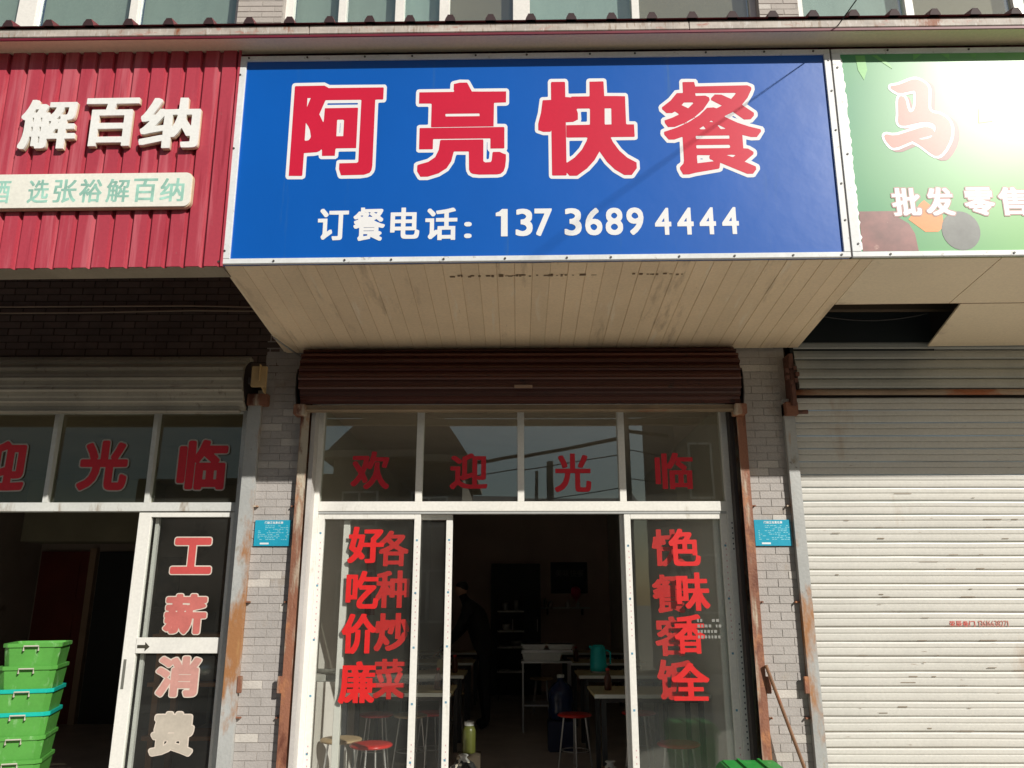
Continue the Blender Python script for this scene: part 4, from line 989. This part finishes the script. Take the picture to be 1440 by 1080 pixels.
for k, (x_, y_, lab) in enumerate(((-.70, 2.1, 'dark sauce bottle on the first left table'), (.78, 2.05, 'dark sauce bottle on the first right table'), (-.68, 3.78, 'dark sauce bottle on the second left table'), (.74, 5.4, 'dark sauce bottle on the third right table'))):
    t = thing('sauce_bottle', lab, 'sauce bottle', (x_, y_, .75), 'sauce bottles on the dining tables')
    MB().lathe([(.028, .751), (.032, .76), (.032, .85), (.014, .89), (.013, .91)], x_, y_, 12).build('bottle', saucem, t, smooth=True); MB().lathe([(.016, .91), (.016, .93), (.0, .932)], x_, y_, 10).build('cap', mat('red_cap', (.5, .03, .02), .4), t)
for x_, y0_, w_, z_, m_, lab in ((-1.538, 3.0, .55, 1.35, mat('menu_board_print', (.45, .12, .08), .6, var=.4, scale=12), 'reddish menu poster on the left wall inside'), (-1.538, 4.3, .5, 1.40, mat('pale_poster', (.5, .48, .42), .6, var=.3, scale=10), 'pale poster further back on the left wall inside')):
    tag(B(x_, x_ + .006, y0_, y0_ + w_, z_, z_ + .75).build('poster', m_), lab, 'poster')
tag(B(1.590, 1.598, 2.2, 2.9, 1.3, 1.9).build('poster', mat('pale_poster', (.5, .48, .42))), 'pale poster on the right wall inside', 'poster')
# bags and flask flanking the doorway
def bag(x, y, label, c1, c2):
    t = thing('patterned_bag', label, 'bag', (x, y, 0))
    m = bpy.data.materials.new('patterned_wrap'); m.use_nodes = True; N = m.node_tree.nodes; L = m.node_tree.links
    vo = N.new('ShaderNodeTexVoronoi'); vo.inputs['Scale'].default_value = 26; g = N.new('ShaderNodeNewGeometry'); L.new(g.outputs['Position'], vo.inputs[0])
    cr = N.new('ShaderNodeValToRGB'); cr.color_ramp.interpolation = 'CONSTANT'; e = cr.color_ramp.elements; e[0].color = (*c1, 1); e[1].position = .36; e[1].color = (*c2, 1)
    L.new(vo.outputs['Distance'], cr.inputs[0]); L.new(cr.outputs[0], N['Principled BSDF'].inputs['Base Color']); N['Principled BSDF'].inputs['Roughness'].default_value = .4
    bmm = bmesh.new(); bmesh.ops.create_icosphere(bmm, subdivisions=3, radius=1)
    for v in bmm.verts:
        n = v.co.normalized(); k = 1 + .10 * math.sin(n.x * 9 + n.z * 7) * math.cos(n.y * 8)
        v.co = Vector((x + n.x * .115 * k, y + n.y * .10 * k, .16 + n.z * (.13 if n.z > 0 else .148) * (1 if n.z < 0 else k)))
    me = bpy.data.meshes.new('bag'); bmm.to_mesh(me); bmm.free(); obj('sack', me, m, t)
    q = MB().lathe([(.05, .275), (.028, .295), (.024, .305), (.04, .318), (.03, .325)], x, y, 10)
    q.build('gathered_neck', mat('white_film', (.42, .42, .40), .35), t, smooth=True)
bag(-.43, 1.55, 'black and white patterned bag beside the left door opening', (.55, .52, .42), (.03, .03, .03))
bag(.70, 1.30, 'yellow and brown patterned bag beside the right door opening', (.50, .34, .05), (.09, .04, .02))
fl = thing('flask', 'olive green flask with a white cap beyond the patterned bag on the left', 'flask', (-.42, 2.1, 0))
MB().lathe([(.05, .24), (.055, .25), (.055, .42), (.04, .46)], -.42, 2.1, 16).build('body', mat('olive_flask', (.12, .13, .03), .35), fl, smooth=True)
MB().lathe([(.042, .46), (.042, .49), (.0, .50)], -.42, 2.1, 16).build('cap', white2, fl)
B(-.52, -.32, 2.0, 2.2, .012, .238).build('plinth_box', mat('dark_carton', (.10, .075, .05), .8), fl, bev=.004)

# person leaning over a table at the back left
pe = thing('person', 'person in a black jacket bending over a table inside, seen from behind in the dark', 'person', (-.42, 5.0, 0))
def skin_mesh(name, pts, edges, rad, m, parent, sub=2):
    me = bpy.data.meshes.new(name); me.from_pydata(pts, edges, []); o = bpy.data.objects.new('tmp', me); COL.objects.link(o)
    sk = o.modifiers.new('s', 'SKIN'); ss = o.modifiers.new('u', 'SUBSURF'); ss.levels = sub; ss.render_levels = sub
    for i, r_ in enumerate(rad):
        v = me.skin_vertices[0].data[i]; v.radius = (r_, r_) if not isinstance(r_, tuple) else r_; v.use_root = (i == 0)
    dg = bpy.context.evaluated_depsgraph_get(); m2 = bpy.data.meshes.new_from_object(o.evaluated_get(dg))
    bpy.data.objects.remove(o); 
    for p in m2.polygons: p.use_smooth = True
    m2.name = name; m2.materials.clear(); return obj(name, m2, m, parent)
px, py = -.42, 5.0
def q_(a): return [(px + x, py + y, z) for x, y, z in a]
pts = q_([(0, 0, .92), (-.03, .02, 1.08), (-.10, .05, 1.28), (-.18, .08, 1.42), (-.24, .10, 1.50), (-.30, .12, 1.60),
          (-.20, -.13, 1.38), (-.32, -.17, 1.14), (-.46, -.06, .98), (-.54, -.02, .90),
          (-.16, .28, 1.38), (-.28, .33, 1.14), (-.44, .26, .98), (-.52, .22, .90),
          (.02, -.10, .86), (.03, -.12, .48), (.05, -.12, .10), (-.06, -.13, .05),
          (.02, .12, .86), (-.02, .14, .48), (.02, .14, .10), (-.09, .15, .05)])
ed = [(0, 1), (1, 2), (2, 3), (3, 4), (4, 5), (3, 6), (6, 7), (7, 8), (8, 9), (3, 10), (10, 11), (11, 12), (12, 13), (0, 14), (14, 15), (15, 16), (16, 17), (0, 18), (18, 19), (19, 20), (20, 21)]
rd = [.15, .14, .16, .14, .055, .05, .065, .05, .035, .03, .065, .05, .035, .03, .09, .065, .045, .04, .09, .065, .045, .04]
skin_mesh('body', pts, ed, rd, clothm, pe)
hd = q_([(-.27, .11, 1.55), (-.30, .12, 1.62), (-.32, .125, 1.70)])
skin_mesh('head', hd, [(0, 1), (1, 2)], [.06, .085, .075], skinm, pe)
skin_mesh('hair', q_([(-.27, .125, 1.60), (-.285, .125, 1.67), (-.31, .125, 1.735)]), [(0, 1), (1, 2)], [.075, .092, .07], hairm, pe)
for hx, hy in ((-.54, -.02), (-.52, .22)):
    for k in range(4): MB().tube([(px + hx, py + hy + (k - 1.5) * .018, .895), (px + hx - .05, py + hy + (k - 1.5) * .022, .87), (px + hx - .08 + abs(k - 1.5) * .008, py + hy + (k - 1.5) * .022, .835)], .008, 6).build('finger', skinm, pe, smooth=True)
    MB().tube([(px + hx + .01, py + hy + .03, .895), (px + hx - .03, py + hy + .055, .865)], .009, 6).build('thumb', skinm, pe, smooth=True)

# ------------------------------------------------------------------ inside the left shop
db = thing('inner_door', 'dark red wooden door inside the left shop', 'door', (-5.6, 5.3, 0))
rd_ = mat('dark_red_door', (.13, .02, .012), .5, var=.2, scale=3)
B(-6.25, -5.62, 5.34, 5.39, .012, 2.12).build('leaf', rd_, db)
for zz_ in (.2, .85, 1.5): B(-6.15, -5.72, 5.33, 5.345, zz_, zz_ + .5).build('raised_panel', rd_, db, bev=.01)
B(-5.60, -5.52, 5.31, 5.395, .012, 2.16).build('door_frame', mat('tan_frame', (.34, .24, .16), .6), db)
cb2 = B(-5.50, -5.0, 5.37, 5.399, .012, 2.12).build('dark_doorway', cabm, db)
bmn = thing('ceiling_beam', 'pale ceiling beam crossing the left shop above the inner door', 'beam', (-5.2, 4.9, 2.3))
B(-6.29, -4.72, 4.9, 5.36, 2.22, 3.0).build('beam', mat('pale_beam', (.30, .29, .20), .8), bmn)
ps = thing('wall_poster', 'dim rectangular poster on the back wall of the left shop', 'poster', (-4.8, 5.38, 1.7))
B(-4.72, -4.42, 5.385, 5.399, 1.42, 2.05).build('poster', mat('dim_poster', (.10, .07, .05), .7, var=.5, scale=9), ps)
dk = thing('low_cabinet', 'dark low cabinet under the poster in the left shop', 'cabinet', (-4.5, 5.1, 0))
B(-4.75, -3.9, 4.9, 5.39, .012, 1.35).build('carcass', mat('worn_cabinet', (.085, .06, .05), .6, var=.2), dk, bev=.006)
B(-4.73, -4.34, 4.88, 4.9, .05, 1.30).build('door', mat('worn_cabinet', (.1, .07, .06)), dk, bev=.004); B(-4.31, -3.92, 4.88, 4.9, .05, 1.30).build('door', mat('worn_cabinet', (.1, .07, .06)), dk, bev=.004)
ss_ = thing('storage_rack', 'orange-brown wooden rack seen through the lower glass of the left door', 'rack', (-2.6, 2.2, 0))
wr = mat('orange_wood', (.34, .14, .05), .6, var=.2, scale=5)
for x in (-3.15, -2.25): B(x, x + .05, 2.0, 2.05, .012, 1.25).build('post', wr, ss_); B(x, x + .05, 2.4, 2.45, .012, 1.25).build('post', wr, ss_)
for z in (.35, .78, 1.18): B(-3.2, -2.15, 1.99, 2.46, z, z + .035).build('shelf', wr, ss_)
tag(MB().lathe([(.10, .82), (.13, .83), (.14, 1.0), (.12, 1.0), (.11, .84)], -2.75, 2.2, 16).build('basin', steel, smooth=True), 'steel basin on the wooden rack in the left shop', 'basin')
rb = thing('red_bucket', 'red bucket behind the foot of the left door glass', 'bucket', (-2.1, .9, 0))
MB().lathe([(.10, .38), (.13, .66), (.14, .67), (.12, .65), (.09, .40)], -2.0, .95, 20).build('pail', mat('red_bucket_plastic', (.5, .02, .03), .35), rb, smooth=True)
B(-2.15, -1.85, .80, 1.10, .012, .378).build('carton', mat('carton_brown', (.30, .22, .13)), rb, bev=.004)

# ------------------------------------------------------------------ across the street (seen mirrored in the panes)
hw = mat('house_render', (.16, .13, .10), .85, var=.12, scale=1.5); rt = mat('house_roof_tiles', (.05, .04, .038), .8, var=.2, scale=6)
hs = thing('house', 'two-storey house with hipped roof across the street, mirrored in the left panes', 'house', (-3.2, -14, 0))
B(-4.55, -1.35, -18.5, -13.9, -.25, 5.2).build('wall', hw, hs)
B(-4.8, -1.1, -18.8, -13.6, 5.2, 5.37).build('cornice', mat('cornice', (.24, .21, .17), .8), hs)
r_ = MB(); r_.v = [(-4.7, -18.7, 5.37), (-1.2, -18.7, 5.37), (-1.2, -13.7, 5.37), (-4.7, -13.7, 5.37), (-3.35, -16.2, 7.9), (-2.65, -16.2, 7.9)]
B(-9.5, -4.55, -18, -14.2, -.25, 4.9).build('wing_wall', hw, hs)
r_.f = [(3, 2, 5, 4), (1, 0, 4, 5), (0, 3, 4), (2, 1, 5), (0, 1, 2, 3)]; r_.build('roof', rt, hs)
for x in (-4.3, -2.6):
    for z in (1.0, 3.2):
        f = B(x, x + .9, -13.9, -13.86, z, z + 1.2).build('window', white2, hs); B(x + .05, x + .42, -13.86, -13.85, z + .05, z + 1.15).build('pane', cabm, f); B(x + .48, x + .85, -13.86, -13.85, z + .05, z + 1.15).build('pane', cabm, f)
ab = thing('apartment_block', 'tall beige block across the street, mirrored in the right panes', 'building', (6, -12.5, 0))
B(3.62, 9.0, -17, -12.5, -.25, 8.2).build('wall', mat('beige_render', (.20, .17, .145), .85, var=.06), ab)
B(3.5, 9.1, -17.1, -12.35, 8.2, 8.45).build('parapet', hw, ab)
for x in (3.9, 5.4, 7.1):
    for z in (1.2, 4.0, 5.9):
        f = B(x, x + .55, -12.5, -12.46, z, z + 1.3).build('window', white2, ab); B(x + .05, x + .5, -12.46, -12.45, z + .05, z + 1.25).build('pane', cabm, f)
fh = thing('distant_house', 'long low-roofed house far behind the utility poles', 'house', (2, -31, 0))
B(-4, 5.2, -36, -31, -.25, 6.4).build('wall', hw, fh)
r_ = MB().prism([(-36.6, 6.4), (-30.4, 6.4), (-33.5, 7.5)], -4.4, 5.5, 'x'); r_.build('roof', rt, fh)
gf = thing('garden_wall', 'low wall across the street', 'wall', (-10, -12, 0)); B(-20, -6.4, -12.4, -12.2, -.25, 2.6).build('wall_panel', hw, gf)
def pole(x, y, h, r, lab, arm=True):
    t = thing('utility_pole', lab, 'utility pole', (x, y, 0), 'utility poles across the street')
    MB().tube([(x, y, -.3), (x, y, h)], r, 12, rs=[r, r * .7]).build('shaft', polem, t)
    if arm:
        B(x - .7, x + .7, y - .05, y + .05, h - .5, h - .42).build('crossarm', darkst, t)
        for k in (-.6, -.2, .25, .6): MB().tube([(x + k, y, h - .42), (x + k, y, h - .28)], .04, 8).build('insulator', mat('porcelain', (.3, .3, .28), .3), t)
    return t
pole(2.58, -13.2, 9.0, .13, 'nearest tall utility pole across the street'); pole(1.35, -27, 8.0, .2, 'thick far utility pole beside a thinner one', False); pole(.82, -28, 7.8, .1, 'thin far pole beside the thick one', False)
for k, (a, b, s, r_) in enumerate((((-12, -17, 4.6), (2.58, -13.2, 5.75), .25, .045), ((2.58, -13.2, 5.75), (14, -13.2, 5.2), .25, .045), ((-12, -16, 4.2), (2.58, -13.2, 5.35), .2, .014),
                                 ((-12, -17, 3.9), (2.58, -13.2, 4.55), .3, .012), ((-12, -13.5, 6.6), (2.58, -13.2, 6.3), .2, .012), ((2.58, -13.2, 5.3), (14, -13, 4.2), .3, .012),
                                 ((2.58, -13.2, 6.3), (14, -13, 6.2), .3, .012), ((2.58, -13.2, 4.6), (14, -13, 4.3), .3, .012))):
    c_ = cable('street_cable', ['thick bundled street cable left of the tall pole', 'thick bundled street cable right of the tall pole', 'second street cable left of the tall pole', 'lowest street cable left of the tall pole', 'highest street cable left of the tall pole', 'middle street cable right of the tall pole', 'highest street cable right of the tall pole', 'lowest street cable right of the tall pole'][k], sag(a, b, s), r_, 'cables strung between the poles across the street')
